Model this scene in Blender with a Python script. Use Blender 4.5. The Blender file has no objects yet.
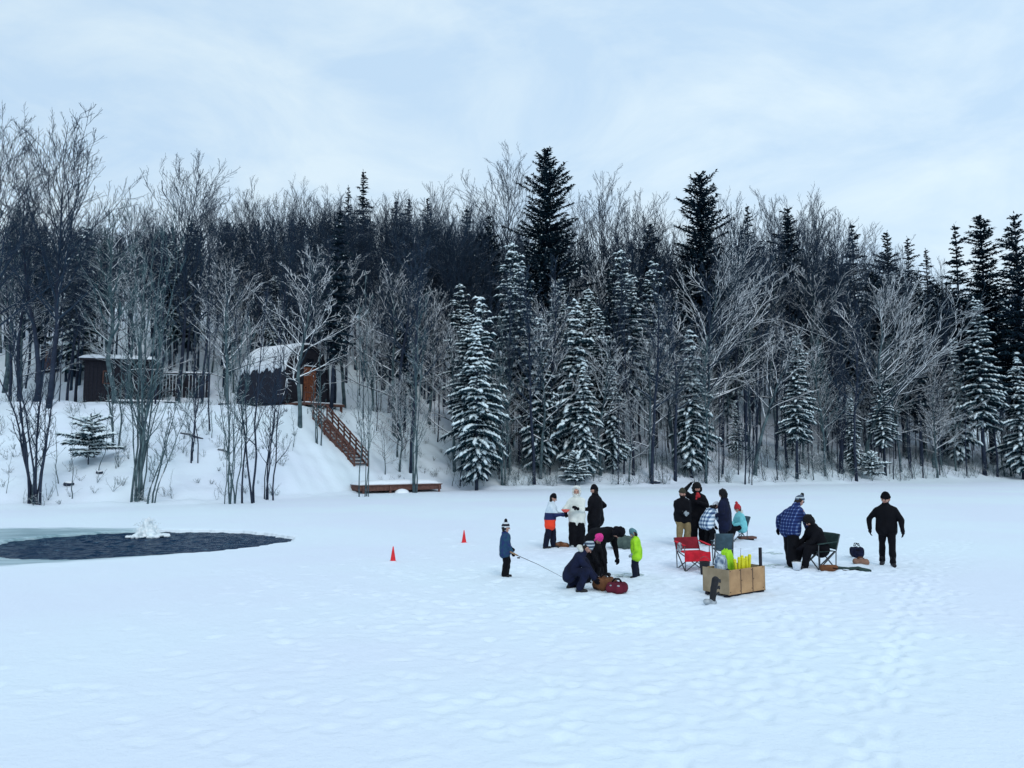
import bpy, math, random
import numpy as np
from mathutils import Vector, Matrix, Euler
R = math.radians
scene = bpy.context.scene
col = scene.collection

# ------------------------------------------------------------------ camera
CAM_H, PITCH, FPX = 2.8, R(5.0), 780.0
cam_d = bpy.data.cameras.new('camera'); cam = bpy.data.objects.new('camera', cam_d); col.objects.link(cam)
cam.location = (0, 0, CAM_H); cam.rotation_euler = (R(90) + PITCH, 0, 0)
cam_d.sensor_width = 36; cam_d.lens = 36 * FPX / 1024; cam_d.clip_start = 0.1; cam_d.clip_end = 3000
scene.camera = cam

# ------------------------------------------------------------------ sky, sun, exposure
SUN_EL, SUN_AZ = R(42), R(165)            # azimuth east of +Y
w = bpy.data.worlds.new('World'); scene.world = w; w.use_nodes = True
nt = w.node_tree; nt.nodes.clear()
def N(t, **kw):
    n = nt.nodes.new(t)
    for k, v in kw.items(): setattr(n, k, v)
    return n
out = N('ShaderNodeOutputWorld'); bg = N('ShaderNodeBackground'); bg.inputs['Strength'].default_value = 0.1
sky = N('ShaderNodeTexSky', sky_type='NISHITA'); sky.sun_disc = False
sky.sun_elevation = SUN_EL; sky.sun_rotation = SUN_AZ; sky.air_density = 1.0; sky.dust_density = 1.5; sky.ozone_density = 2.0
tc = N('ShaderNodeTexCoord'); mp = N('ShaderNodeMapping'); mp.inputs['Scale'].default_value = (1.7, 1.7, 3.4)
mp.inputs['Rotation'].default_value = (0, 0.45, 0.3)
n1 = N('ShaderNodeTexNoise'); n1.inputs['Scale'].default_value = 2.2; n1.inputs['Detail'].default_value = 7; n1.inputs['Roughness'].default_value = 0.6
n1.inputs['Distortion'].default_value = 0.6
r1 = N('ShaderNodeValToRGB'); r1.color_ramp.elements[0].position = 0.38; r1.color_ramp.elements[1].position = 0.66
r1.color_ramp.elements[0].color = (6.0, 8.0, 10.1, 1); r1.color_ramp.elements[1].color = (7.9, 9.5, 10.6, 1)
# cloud deck is thinner and brighter towards the right of the lake
sx = N('ShaderNodeSeparateXYZ'); mr = N('ShaderNodeMapRange'); mr.inputs['From Min'].default_value = -0.5; mr.inputs['From Max'].default_value = 0.7
mr.inputs['To Min'].default_value = 0.97; mr.inputs['To Max'].default_value = 1.05
vm = N('ShaderNodeVectorMath', operation='SCALE')
mx = N('ShaderNodeMix', data_type='RGBA'); mx.inputs['Factor'].default_value = 0.9
L = nt.links.new
L(tc.outputs['Generated'], mp.inputs['Vector']); L(mp.outputs['Vector'], n1.inputs['Vector']); L(n1.outputs['Fac'], r1.inputs['Fac'])
L(tc.outputs['Generated'], sx.inputs['Vector']); L(sx.outputs['X'], mr.inputs['Value'])
L(r1.outputs['Color'], vm.inputs[0]); L(mr.outputs['Result'], vm.inputs['Scale'])
L(sky.outputs['Color'], mx.inputs['A']); L(vm.outputs['Vector'], mx.inputs['B']); L(mx.outputs['Result'], bg.inputs['Color']); L(bg.outputs['Background'], out.inputs['Surface'])
sd = bpy.data.lights.new('sun', 'SUN'); sd.energy = 0.95; sd.angle = R(18); sd.color = (1.0, 0.99, 0.97)
sun = bpy.data.objects.new('sun', sd); col.objects.link(sun)
sdir = Vector((math.sin(SUN_AZ) * math.cos(SUN_EL), math.cos(SUN_AZ) * math.cos(SUN_EL), math.sin(SUN_EL)))
sun.rotation_euler = sdir.to_track_quat('Z', 'Y').to_euler(); sun.location = (20, 10, 40)
vs = scene.view_settings; vs.view_transform = 'Standard'; vs.look = 'None'; vs.gamma = 1; vs.exposure = 0.0; vs.use_curve_mapping = False
scene.cycles.max_bounces = 8; scene.cycles.diffuse_bounces = 6; scene.cycles.glossy_bounces = 2
scene.cycles.transparent_max_bounces = 4; scene.cycles.caustics_reflective = False; scene.cycles.caustics_refractive = False

# ------------------------------------------------------------------ helpers
def tag(o, label=None, cat=None, group=None, kind=None):
    if label: o['label'] = label
    if cat: o['category'] = cat
    if group: o['group'] = group
    if kind: o['kind'] = kind
    return o
def empty(name, loc, rz=0.0, label=None, cat=None, group=None):
    o = bpy.data.objects.new(name, None); col.objects.link(o); o.location = loc; o.rotation_euler = (0, 0, rz); o.empty_display_size = 0.2
    return tag(o, label, cat, group)
def link(name, me, parent=None, loc=None):
    o = bpy.data.objects.new(name, me); col.objects.link(o)
    if parent is not None: o.parent = parent
    if loc is not None: o.location = loc
    return o
def make_mesh(name, V, F, mats, smooth=False, midx=None):
    me = bpy.data.meshes.new(name)
    V = np.asarray(V, np.float32).reshape(-1, 3)
    if isinstance(F, np.ndarray):
        nf, k = F.shape
        me.vertices.add(len(V)); me.vertices.foreach_set('co', V.ravel())
        me.loops.add(nf * k); me.loops.foreach_set('vertex_index', F.astype(np.int32).ravel())
        me.polygons.add(nf); me.polygons.foreach_set('loop_start', np.arange(0, nf * k, k, dtype=np.int32))
        me.update(calc_edges=True)
    else:
        me.from_pydata([tuple(map(float, v)) for v in V], [], F)
    for m in (mats if isinstance(mats, (list, tuple)) else [mats]): me.materials.append(m)
    if midx is not None: me.polygons.foreach_set('material_index', np.asarray(midx, np.int32))
    if smooth: me.polygons.foreach_set('use_smooth', np.ones(len(me.polygons), bool))
    me.update(); return me

class MB:
    """collects simple solids into one mesh"""
    def __init__(s): s.V = []; s.F = []
    def add(s, V, F):
        k = len(s.V); s.V += [tuple(v) for v in V]; s.F += [tuple(i + k for i in f) for f in F]; return s
    def box(s, c, d, rz=0.0, rx=0.0, ry=0.0, b=0.0):
        M = Matrix.Translation(c) @ Euler((rx, ry, rz)).to_matrix().to_4x4()
        x, y, z = d[0] / 2, d[1] / 2, d[2] / 2
        if b <= 0:
            P = [(i * x, j * y, k * z) for i in (-1, 1) for j in (-1, 1) for k in (-1, 1)]
            F = [(0, 1, 3, 2), (4, 6, 7, 5), (0, 4, 5, 1), (2, 3, 7, 6), (0, 2, 6, 4), (1, 5, 7, 3)]
        else:
            b = min(b, x * .9, y * .9, z * .9)
            rings = []
            for zz, ins in ((-z, b), (-z + b, 0), (z - b, 0), (z, b)):
                a, c2 = x - ins, y - ins
                rings.append([(-a + b * (ins == 0), -c2, zz), (a - b * (ins == 0), -c2, zz), (a, -c2 + b * (ins == 0), zz), (a, c2 - b * (ins == 0), zz),
                              (a - b * (ins == 0), c2, zz), (-a + b * (ins == 0), c2, zz), (-a, c2 - b * (ins == 0), zz), (-a, -c2 + b * (ins == 0), zz)])
            P = [p for r in rings for p in r]; F = [tuple(range(7, -1, -1)), tuple(range(24, 32))]
            for r in range(3):
                for i in range(8): F.append((r * 8 + i, r * 8 + (i + 1) % 8, r * 8 + 8 + (i + 1) % 8, r * 8 + 8 + i))
        return s.add([M @ Vector(p) for p in P], F)
    def bar(s, p, q, wd, ht=None):
        """rectangular bar from p to q"""
        p, q = Vector(p), Vector(q); ht = ht or wd; d = (q - p); l = d.length; d.normalize()
        up = Vector((0, 0, 1)) if abs(d.z) < .95 else Vector((1, 0, 0)); sx_ = d.cross(up).normalized(); u = sx_.cross(d).normalized()
        P = [e + sx_ * (i * wd / 2) + u * (j * ht / 2) for e in (p, q) for i, j in ((-1, -1), (1, -1), (1, 1), (-1, 1))]
        return s.add(P, [(0, 1, 2, 3), (7, 6, 5, 4), (0, 4, 5, 1), (1, 5, 6, 2), (2, 6, 7, 3), (3, 7, 4, 0)])
    def tube(s, pts, rad, n=8):
        pts = [Vector(p) for p in pts]; rad = rad if isinstance(rad, (list, tuple)) else [rad] * len(pts)
        V = []; F = []
        for i, p in enumerate(pts):
            d = (pts[min(i + 1, len(pts) - 1)] - pts[max(i - 1, 0)]).normalized()
            up = Vector((0, 0, 1)) if abs(d.z) < .95 else Vector((1, 0, 0)); a = d.cross(up).normalized(); c = a.cross(d)
            for k in range(n):
                t = 2 * math.pi * k / n; V.append(p + a * (math.cos(t) * rad[i]) + c * (math.sin(t) * rad[i]))
        for i in range(len(pts) - 1):
            for k in range(n): F.append((i * n + k, i * n + (k + 1) % n, (i + 1) * n + (k + 1) % n, (i + 1) * n + k))
        F.append(tuple(range(n - 1, -1, -1))); F.append(tuple(range((len(pts) - 1) * n, len(pts) * n)))
        return s.add(V, F)
    def lathe(s, prof, c=(0, 0, 0), n=16, sc=(1, 1)):
        V = []; F = []
        for r, z in prof:
            for k in range(n):
                t = 2 * math.pi * k / n; V.append((c[0] + math.cos(t) * r * sc[0], c[1] + math.sin(t) * r * sc[1], c[2] + z))
        for i in range(len(prof) - 1):
            for k in range(n): F.append((i * n + k, i * n + (k + 1) % n, (i + 1) * n + (k + 1) % n, (i + 1) * n + k))
        F.append(tuple(range(n - 1, -1, -1))); F.append(tuple(range((len(prof) - 1) * n, len(prof) * n)))
        return s.add(V, F)
    def ball(s, c, r, n=10, m=7, rot=None):
        r = (r, r, r) if not isinstance(r, (tuple, list)) else r
        V = [Vector((0, 0, -r[2]))]; F = []
        for i in range(1, m):
            ph = math.pi * i / m - math.pi / 2
            for k in range(n):
                t = 2 * math.pi * k / n; V.append(Vector((math.cos(t) * math.cos(ph) * r[0], math.sin(t) * math.cos(ph) * r[1], math.sin(ph) * r[2])))
        V.append(Vector((0, 0, r[2])))
        for k in range(n): F.append((0, 1 + (k + 1) % n, 1 + k))
        for i in range(m - 2):
            for k in range(n): F.append((1 + i * n + k, 1 + i * n + (k + 1) % n, 1 + (i + 1) * n + (k + 1) % n, 1 + (i + 1) * n + k))
        b = 1 + (m - 2) * n; t_ = len(V) - 1
        for k in range(n): F.append((b + k, b + (k + 1) % n, t_))
        M = Euler(rot).to_matrix() if rot else None
        return s.add([(M @ v if M else v) + Vector(c) for v in V], F)
    def build(s, name, mat, parent=None, smooth=False):
        return link(name, make_mesh(name, s.V, s.F, mat, smooth), parent)

_rng = random.Random(5)
def soft(V, F, mat, name, parent, voxel=0.012, smooth_it=4, wrinkle=0.0, wfreq=14.0, seed=0):
    """melts overlapping closed solids into one continuous smooth surface"""
    me = bpy.data.meshes.new('tmp'); me.from_pydata([tuple(v) for v in V], [], F)
    o = bpy.data.objects.new('tmp', me); col.objects.link(o)
    m = o.modifiers.new('r', 'REMESH'); m.mode = 'VOXEL'; m.voxel_size = voxel
    m2 = o.modifiers.new('s', 'SMOOTH'); m2.iterations = smooth_it; m2.factor = 0.5
    dg = bpy.context.evaluated_depsgraph_get(); ev = o.evaluated_get(dg)
    res = bpy.data.meshes.new_from_object(ev); bpy.data.objects.remove(o); bpy.data.meshes.remove(me)
    n = len(res.vertices)
    if wrinkle > 0 and n:
        co = np.empty(n * 3, np.float32); res.vertices.foreach_get('co', co); co = co.reshape(-1, 3)
        no = np.empty(n * 3, np.float32); res.vertices.foreach_get('normal', no); no = no.reshape(-1, 3)
        rs = np.random.RandomState(seed + 3); d = np.zeros(n)
        for k in range(7):
            v = rs.normal(size=3); v[2] *= 1.6; v *= wfreq * (0.6 + 0.35 * k) / np.linalg.norm(v)
            d += np.sin(co @ v + rs.rand() * 6.3 + 1.3 * np.sin(co @ (rs.normal(size=3) * wfreq * .5))) / (1 + .3 * k)
        co = co + no * (d * wrinkle / 2.5)[:, None]
        res.vertices.foreach_set('co', co.astype(np.float32).ravel())
    res.materials.clear(); res.materials.append(mat)
    res.polygons.foreach_set('use_smooth', np.ones(len(res.polygons), bool)); res.name = name; res.update()
    return link(name, res, parent)
def caps(segs, n=12):
    """closed tapered capsules (p, r0, q, r1) as overlapping solids"""
    mb = MB()
    for p, r0, q, r1 in segs:
        p, q = Vector(p), Vector(q)
        mb.ball(p, r0, n, 8); mb.ball(q, r1, n, 8)
        if (q - p).length > 1e-4: mb.tube([p, q], [r0, r1], n)
    return mb

def px_ray(px, py):
    u, v = (px - 512) / FPX, (384 - py) / FPX
    return u, math.cos(PITCH) - v * math.sin(PITCH), math.sin(PITCH) + v * math.cos(PITCH)
def at(px, py, z=0.0):
    dx, dy, dz = px_ray(px, py); t = (z - CAM_H) / dz
    return Vector((dx * t, dy * t, z))
def at_y(px, py, Y):
    dx, dy, dz = px_ray(px, py); t = Y / dy
    return Vector((dx * t, Y, CAM_H + dz * t))

def px_of(p):
    y, z = p[1], p[2] - CAM_H; d = y * math.cos(PITCH) + z * math.sin(PITCH); v = -y * math.sin(PITCH) + z * math.cos(PITCH)
    return round(512 + p[0] / d * FPX), round(384 - v / d * FPX)

# ------------------------------------------------------------------ materials
def mat(name, c, rough=0.8, c2=None, scale=8.0, bump=0.0, bscale=None, spec=0.3, metal=0.0, detail=4, sheen=0.0):
    m = bpy.data.materials.new(name); m.use_nodes = True; t = m.node_tree; b = t.nodes['Principled BSDF']
    b.inputs['Roughness'].default_value = rough; b.inputs['Metallic'].default_value = metal; b.inputs['Specular IOR Level'].default_value = spec
    b.inputs['Base Color'].default_value = (*c, 1)
    if sheen: b.inputs['Sheen Weight'].default_value = sheen
    tcn = t.nodes.new('ShaderNodeTexCoord')
    if c2 is None: c2 = tuple(x * 0.72 for x in c)
    nz = t.nodes.new('ShaderNodeTexNoise'); nz.inputs['Scale'].default_value = scale; nz.inputs['Detail'].default_value = detail
    t.links.new(tcn.outputs['Object'], nz.inputs['Vector'])
    rp = t.nodes.new('ShaderNodeValToRGB'); rp.color_ramp.elements[0].position = .35; rp.color_ramp.elements[1].position = .65
    rp.color_ramp.elements[0].color = (*c2, 1); rp.color_ramp.elements[1].color = (*c, 1)
    t.links.new(nz.outputs['Fac'], rp.inputs['Fac']); t.links.new(rp.outputs['Color'], b.inputs['Base Color'])
    if bump > 0:
        nb = t.nodes.new('ShaderNodeTexNoise'); nb.inputs['Scale'].default_value = bscale or scale * 4; nb.inputs['Detail'].default_value = 5
        t.links.new(tcn.outputs['Object'], nb.inputs['Vector'])
        bp = t.nodes.new('ShaderNodeBump'); bp.inputs['Strength'].default_value = bump; bp.inputs['Distance'].default_value = .02
        t.links.new(nb.outputs['Fac'], bp.inputs['Height']); t.links.new(bp.outputs['Normal'], b.inputs['Normal'])
    return m
def snow_over(name, c, c2, lo, hi, nscale=3.0, namp=0.5, rough=.85):
    """bark or wood with snow lying on whatever faces up"""
    m = mat(name, c, rough, c2, scale=2.5); t = m.node_tree; b = t.nodes['Principled BSDF']
    g = t.nodes.new('ShaderNodeNewGeometry'); s = t.nodes.new('ShaderNodeSeparateXYZ'); t.links.new(g.outputs['Normal'], s.inputs[0])
    tcn = t.nodes.new('ShaderNodeTexCoord'); nz = t.nodes.new('ShaderNodeTexNoise'); nz.inputs['Scale'].default_value = nscale; nz.inputs['Detail'].default_value = 3
    t.links.new(tcn.outputs['Object'], nz.inputs['Vector'])
    ma = t.nodes.new('ShaderNodeMath'); ma.operation = 'MULTIPLY_ADD'; ma.inputs[1].default_value = namp * 2; t.links.new(nz.outputs['Fac'], ma.inputs[0])
    sb = t.nodes.new('ShaderNodeMath'); sb.operation = 'SUBTRACT'; t.links.new(s.outputs['Z'], sb.inputs[0]); sb.inputs[1].default_value = namp
    t.links.new(sb.outputs[0], ma.inputs[2])
    rg = t.nodes.new('ShaderNodeMapRange'); rg.inputs['From Min'].default_value = lo; rg.inputs['From Max'].default_value = hi
    t.links.new(ma.outputs[0], rg.inputs['Value'])
    mxn = t.nodes.new('ShaderNodeMix'); mxn.data_type = 'RGBA'; src = b.inputs['Base Color'].links[0].from_socket
    t.links.new(rg.outputs['Result'], mxn.inputs['Factor']); t.links.new(src, mxn.inputs['A']); mxn.inputs['B'].default_value = (.84, .88, .92, 1)
    t.links.new(mxn.outputs['Result'], b.inputs['Base Color']); return m

M_SNOWCAP = mat('snow_cap', (.84, .88, .92), .6, (.78, .83, .88), 6, .3, 20)
M_SNOWLUMP = mat('snow_on_boughs', (.82, .91, .93), .7, (.70, .82, .86), 3)
M_BARK = snow_over('bark_dark', (.024, .036, .062), (.010, .016, .034), .55, .8, 4)
M_BARK2 = snow_over('bark_grey', (.095, .145, .155), (.030, .052, .068), .45, .8, 4)
M_TWIG = snow_over('twig_dark', (.017, .040, .070), (.007, .017, .038), .74, 1.05, 1.2, .45)
M_TWIGG = snow_over('twig_grey', (.066, .130, .140), (.022, .050, .068), .34, .6, 1.2, .45)
M_TWIGS = snow_over('twig_snowy', (.022, .044, .062), (.008, .020, .034), .05, .25, 1.6, .40)
M_NEEDLE = mat('spruce_needles', (.011, .032, .046), .85, (.005, .014, .030), 1.6, spec=.1)
M_NEEDLE2 = mat('fir_needles', (.016, .046, .058), .85, (.007, .021, .036), 2.0, spec=.1)
# ------------------------------------------------------------------ terrain: frozen lake, bank and wooded hill in one sheet
_sx = np.array([-400, -120, -60, -40, -26.5, -17, -11.5, -9.5, -4.5, 10, 30, 52, 110, 400.])
_sy = np.array([10, 22, 31, 35, 38.5, 42.5, 51, 54.5, 58, 62, 70, 80, 100, 160.])
HOLE_C, HOLE_R = (-11.85, 25.1), (4.55, 3.9)
WATER_Z = -0.10
FOUNT = ((152 - 512) / FPX * 27.4, 27.4)
def wob(x, y, f, s):
    return (np.sin(x * f + s) * np.cos(y * f * 1.13 + s * 1.7) + .5 * np.sin(x * f * 2.3 + y * f * 1.9 + s * 3.1) + .25 * np.sin(x * f * 4.7 - y * f * 5.3 + s)) / 1.75
def hole_d(x, y):
    dx, dy = (x - HOLE_C[0]) / HOLE_R[0], (y - HOLE_C[1]) / HOLE_R[1]
    r = np.sqrt(dx * dx + dy * dy); a = np.arctan2(dy, dx)
    e = 1 + .035 * np.sin(3 * a + 1) + .018 * np.sin(7 * a) + .012 * np.sin(17 * a + 2) + .008 * np.sin(41 * a) + .02 * np.exp(-(a / .16) ** 2) + .006 * np.sin(67 * a + 3)
    return r / e
def terrain(x, y):
    x = np.asarray(x, float); y = np.asarray(y, float)
    d = y - np.interp(x, _sx, _sy) - .9 * wob(x, y * .3, .35, 2.0)
    left = 1 / (1 + np.exp((x + 5.5) / 2.2))
    dp = np.maximum(d, 0)
    # left: clearing that climbs to a terrace with the huts; right: steadier wooded slope
    hl = .06 * np.minimum(dp, 3) + .37 * np.clip(dp - 1.5, 0, 16.5) + .05 * np.clip(dp - 18, 0, 9) + .40 * np.clip(dp - 27, 0, 45) + .1 * np.clip(dp - 72, 0, 100)
    hr = .16 * np.minimum(dp, 3) + .27 * np.clip(dp - 1.5, 0, 14) + .42 * np.clip(dp - 15.5, 0, 45) + .1 * np.clip(dp - 60, 0, 100)
    h = left * hl + (1 - left) * hr
    am = np.clip(dp / 4, 0, 1)
    h = h + am * (.22 * wob(x, y, .55, 1.3) + .10 * wob(x, y, 1.7, 4.0)) + .12 * np.exp(-((d - .6) / .9) ** 2) * (1 + wob(x, y, 1.1, 0))
    # wind-packed lake snow
    lake = 1 - np.clip(dp / 1.5, 0, 1)
    h = h + lake * (.014 * wob(x, y, .5, .3) + .006 * wob(x, y, 1.9, 2.2) + .003 * wob(x, y, 5.1, 1.1))
    return h
def gz(x, y): return float(terrain(x, y))

def axis(parts):
    a = [np.arange(lo, hi, st) for lo, hi, st in parts]; a = np.concatenate(a); return np.unique(np.round(a, 4))
XS = axis([(-420, -120, 20), (-120, -40, 2), (-40, -18, .4), (-18, 17, .052), (17, 60, .5), (60, 130, 2.5), (130, 421, 20)])
YS = axis([(-80, 4, 4), (4, 32, .052), (32, 70, .3), (70, 130, 1.2), (130, 420, 10)])
GX, GY = np.meshgrid(XS, YS); GZ = terrain(GX, GY)
hd = hole_d(GX, GY)
GZ = np.where(hd < 1.0, -.45, GZ); GZ = np.where((hd >= 1) & (hd < 1.02), np.minimum(GZ, -.03), GZ)
# meltwater-soaked ice beside the open water lies a little lower
sl = np.sqrt(((GX + 17.0) / 8.4) ** 2 + ((GY - 24.3) / 5.2) ** 2)
GZ -= np.where(hd > 1, .035 * np.clip((1.05 - sl) / .12, 0, 1), 0)
# footprints and trampled snow
rs = np.random.RandomState(11)
def print_at(x, y, ang, depth=.06, L_=.16, W_=.075):
    i0, i1 = np.searchsorted(XS, x - .45), np.searchsorted(XS, x + .45); j0, j1 = np.searchsorted(YS, y - .45), np.searchsorted(YS, y + .45)
    if i1 <= i0 or j1 <= j0: return
    X, Y = GX[j0:j1, i0:i1] - x, GY[j0:j1, i0:i1] - y; c, s = math.cos(ang), math.sin(ang)
    depth = depth * .55; u, v = (X * c + Y * s) / L_, (-X * s + Y * c) / W_; q = u * u + v * v
    GZ[j0:j1, i0:i1] += -depth * np.exp(-q ** 3) + depth * .35 * np.exp(-((np.sqrt(q) - 1.7) / .45) ** 2)
def trail(pts, step=.36, jit=.07, depth=.05, n=1):
    for _ in range(n):
        off = rs.normal(0, .22 if n > 1 else 0); P = [at(*p) for p in pts]; side = 1
        for a, b in zip(P[:-1], P[1:]):
            d = b - a; l = d.length; ang = math.atan2(d.y, d.x)
            for k in range(int(l / step)):
                t = (k + .5) * step / l; p = a + d * t; side = -side; nx, ny = -math.sin(ang), math.cos(ang)
                o_ = off + side * .11
                print_at(p.x + nx * o_ + rs.normal(0, jit), p.y + ny * o_ + rs.normal(0, jit), ang + rs.normal(0, .2), depth * rs.uniform(.6, 1.2))
trail([(905, 575), (880, 620), (858, 665), (835, 720), (820, 775)], n=2, depth=.05)
trail([(950, 590), (925, 610), (895, 640), (862, 690)], n=2, depth=.03)
trail([(770, 600), (800, 630), (770, 680), (700, 720), (640, 770)], n=3, depth=.025)
trail([(540, 560), (450, 580), (395, 575), (380, 565)], n=3, depth=.03)
trail([(660, 560), (770, 575), (880, 570)], n=4, depth=.04)
trail([(560, 552), (680, 548), (790, 550)], n=4, depth=.04)
trail([(230, 570), (290, 590), (400, 600), (520, 620)], n=2, depth=.025)
trail([(640, 600), (700, 650), (900, 600), (930, 560), (960, 540)], n=2, depth=.025)
trail([(500, 660), (560, 690), (520, 740)], n=1, depth=.03)
for (cx_, cy_, sx_, sy_, n_) in ((597, 570, 50, 20, 520), (715, 562, 55, 22, 560), (815, 566, 60, 14, 420), (570, 600, 160, 25, 220), (760, 640, 130, 35, 330), (380, 600, 120, 30, 130), (300, 690, 220, 40, 120), (620, 700, 200, 40, 200)):
    for _ in range(n_):
        px, py = rs.normal(cx_, sx_), rs.normal(cy_, sy_)
        if py < 500: continue
        p = at(px, py)
        if float(hole_d(p.x, p.y)) < 1.15: continue
        print_at(p.x, p.y, rs.uniform(0, 6.3), rs.uniform(.01, .04), rs.uniform(.1, .18), rs.uniform(.055, .12))
# loose snow heaped a little round boots, chair legs and gear
def mound(px, py, r, h):
    p = at(px, py); i0, i1 = np.searchsorted(XS, p.x - 3 * r), np.searchsorted(XS, p.x + 3 * r); j0, j1 = np.searchsorted(YS, p.y - 3 * r), np.searchsorted(YS, p.y + 3 * r)
    X, Y = GX[j0:j1, i0:i1] - p.x, GY[j0:j1, i0:i1] - p.y; q = np.sqrt(X * X + Y * Y) / r
    GZ[j0:j1, i0:i1] += h * np.exp(-q ** 3) * (1 + .35 * wob(X + px, Y + py, 9, 1.0))
for px, py in ((505, 578), (550, 549), (577, 549), (596, 548), (572, 590), (583, 592), (591, 584), (600, 577), (637, 579), (683, 547), (698, 545), (709, 547), (726, 548), (741, 541), (794, 566), (812, 568), (888, 567)): mound(px, py, .30, .035)
for px, py, r_ in ((393, 561.5, .16), (464, 543, .16), (605, 590, .26), (617, 592.5, .24), (561, 547.5, .26), (857, 557.5, .2), (861, 564, .2), (845, 572, .3), (836, 572, .3), (854, 572, .25), (712, 605, .16), (624, 549, .4)): mound(px, py, r_, .028)
nx_, ny_ = len(XS), len(YS)
V = np.stack([GX, GY, GZ], -1).reshape(-1, 3)
idx = np.arange(nx_ * ny_).reshape(ny_, nx_)
F = np.stack([idx[:-1, :-1], idx[:-1, 1:], idx[1:, 1:], idx[1:, :-1]], -1).reshape(-1, 4)

ms = bpy.data.materials.new('lake_snow'); ms.use_nodes = True; t = ms.node_tree; b = t.nodes['Principled BSDF']
def nn(ty, **kw):
    n = t.nodes.new(ty)
    for k, v in kw.items(): setattr(n, k, v)
    return n
tcn = nn('ShaderNodeTexCoord')
def noise(scale, detail=4, rough=.5, sc=(1, 1, 1)):
    m_ = nn('ShaderNodeMapping'); m_.inputs['Scale'].default_value = sc; t.links.new(tcn.outputs['Object'], m_.inputs['Vector'])
    n = nn('ShaderNodeTexNoise'); n.inputs['Scale'].default_value = scale; n.inputs['Detail'].default_value = detail; n.inputs['Roughness'].default_value = rough
    t.links.new(m_.outputs['Vector'], n.inputs['Vector']); return n.outputs['Fac']
def ramp(src, p0, c0, p1, c1):
    r = nn('ShaderNodeValToRGB'); r.color_ramp.elements[0].position = p0; r.color_ramp.elements[1].position = p1
    r.color_ramp.elements[0].color = c0; r.color_ramp.elements[1].color = c1; t.links.new(src, r.inputs['Fac']); return r.outputs['Color']
def math_(op, a_, b_=None, c_=None):
    n = nn('ShaderNodeMath', operation=op)
    for i, v in enumerate((a_, b_, c_)):
        if v is None: continue
        if isinstance(v, (int, float)): n.inputs[i].default_value = v
        else: t.links.new(v, n.inputs[i])
    return n.outputs[0]
base = ramp(noise(.10, 4), .40, (.735, .80, .895, 1), .60, (.745, .845, .905, 1))
# soaked grey-green ice around the open water
sp = nn('ShaderNodeSeparateXYZ'); t.links.new(tcn.outputs['Object'], sp.inputs[0])
ex = math_('DIVIDE', math_('ADD', sp.outputs['X'], 17.0), 8.4); ey = math_('DIVIDE', math_('SUBTRACT', sp.outputs['Y'], 24.3), 5.2)
er = math_('SQRT', math_('ADD', math_('MULTIPLY', ex, ex), math_('MULTIPLY', ey, ey)))
er = math_('ADD', er, math_('MULTIPLY', math_('SUBTRACT', noise(.9, 5, .6, (.5, 1.8, 1)), .5), .30))
mrn = nn('ShaderNodeMapRange'); mrn.inputs['From Min'].default_value = 1.04; mrn.inputs['From Max'].default_value = .93; t.links.new(er, mrn.inputs['Value'])
ice = ramp(noise(1.1, 6, .65, (.25, 2.2, 1)), .35, (.17, .29, .33, 1), .66, (.48, .62, .67, 1))
mixn = nn('ShaderNodeMix', data_type='RGBA'); t.links.new(mrn.outputs['Result'], mixn.inputs['Factor']); t.links.new(base, mixn.inputs['A']); t.links.new(ice, mixn.inputs['B'])
t.links.new(mixn.outputs['Result'], b.inputs['Base Color'])
t.links.new(ramp(mrn.outputs['Result'], 0, (.65,) * 3 + (1,), 1, (.32,) * 3 + (1,)), b.inputs['Roughness'])
b.inputs['Specular IOR Level'].default_value = .25
h1 = noise(1.6, 6, .6, (1, 1.5, 1)); h2 = noise(9, 5, .65)
hh = math_('ADD', math_('MULTIPLY', h1, .040), math_('MULTIPLY', h2, .030))
bp = nn('ShaderNodeBump'); bp.inputs['Strength'].default_value = .55; bp.inputs['Distance'].default_value = 1.0
t.links.new(hh, bp.inputs['Height']); t.links.new(bp.outputs['Normal'], b.inputs['Normal'])
tag(link('ground', make_mesh('ground', V, F, ms, True)), kind='structure')

# open water kept ice-free by the bubbler
mw = bpy.data.materials.new('cold_water'); mw.use_nodes = True; t = mw.node_tree; b = t.nodes['Principled BSDF']
b.inputs['Base Color'].default_value = (.012, .03, .055, 1); b.inputs['Roughness'].default_value = .08; b.inputs['Specular IOR Level'].default_value = .04; b.inputs['IOR'].default_value = 1.09
tcn = nn('ShaderNodeTexCoord'); hh = math_('ADD', noise(2.6, 5, .65, (1, 1, 1)), math_('MULTIPLY', noise(9, 3, .6), .3))
bp = nn('ShaderNodeBump'); bp.inputs['Strength'].default_value = 1; bp.inputs['Distance'].default_value = .07
t.links.new(hh, bp.inputs['Height']); t.links.new(bp.outputs['Normal'], b.inputs['Normal'])
fl = ramp(noise(5, 5, .7, (1, .8, 1)), .56, (.007, .026, .060, 1), .82, (.17, .29, .37, 1)); t.links.new(fl, b.inputs['Base Color'])  # pale flecks of foam and sparkle painted into the water colour
rs2 = np.random.RandomState(2)
wx = np.arange(HOLE_C[0] - 5.6, HOLE_C[0] + 5.6, .045); wy = np.arange(HOLE_C[1] - 4.6, HOLE_C[1] + 4.6, .045); WX, WY = np.meshgrid(wx, wy); WZ = np.zeros_like(WX)
for k in range(26):
    a = rs2.rand() * 6.283; lam = rs2.uniform(.18, .8); kk = 2 * math.pi / lam
    WZ += lam * .008 * (1 - np.abs(np.sin((WX * math.cos(a) + WY * math.sin(a)) * kk * .5 + rs2.rand() * 6.3 + .9 * np.sin(WX * rs2.uniform(.8, 2.5) + WY * rs2.uniform(.8, 2.5) + rs2.rand() * 6)))) 
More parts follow.
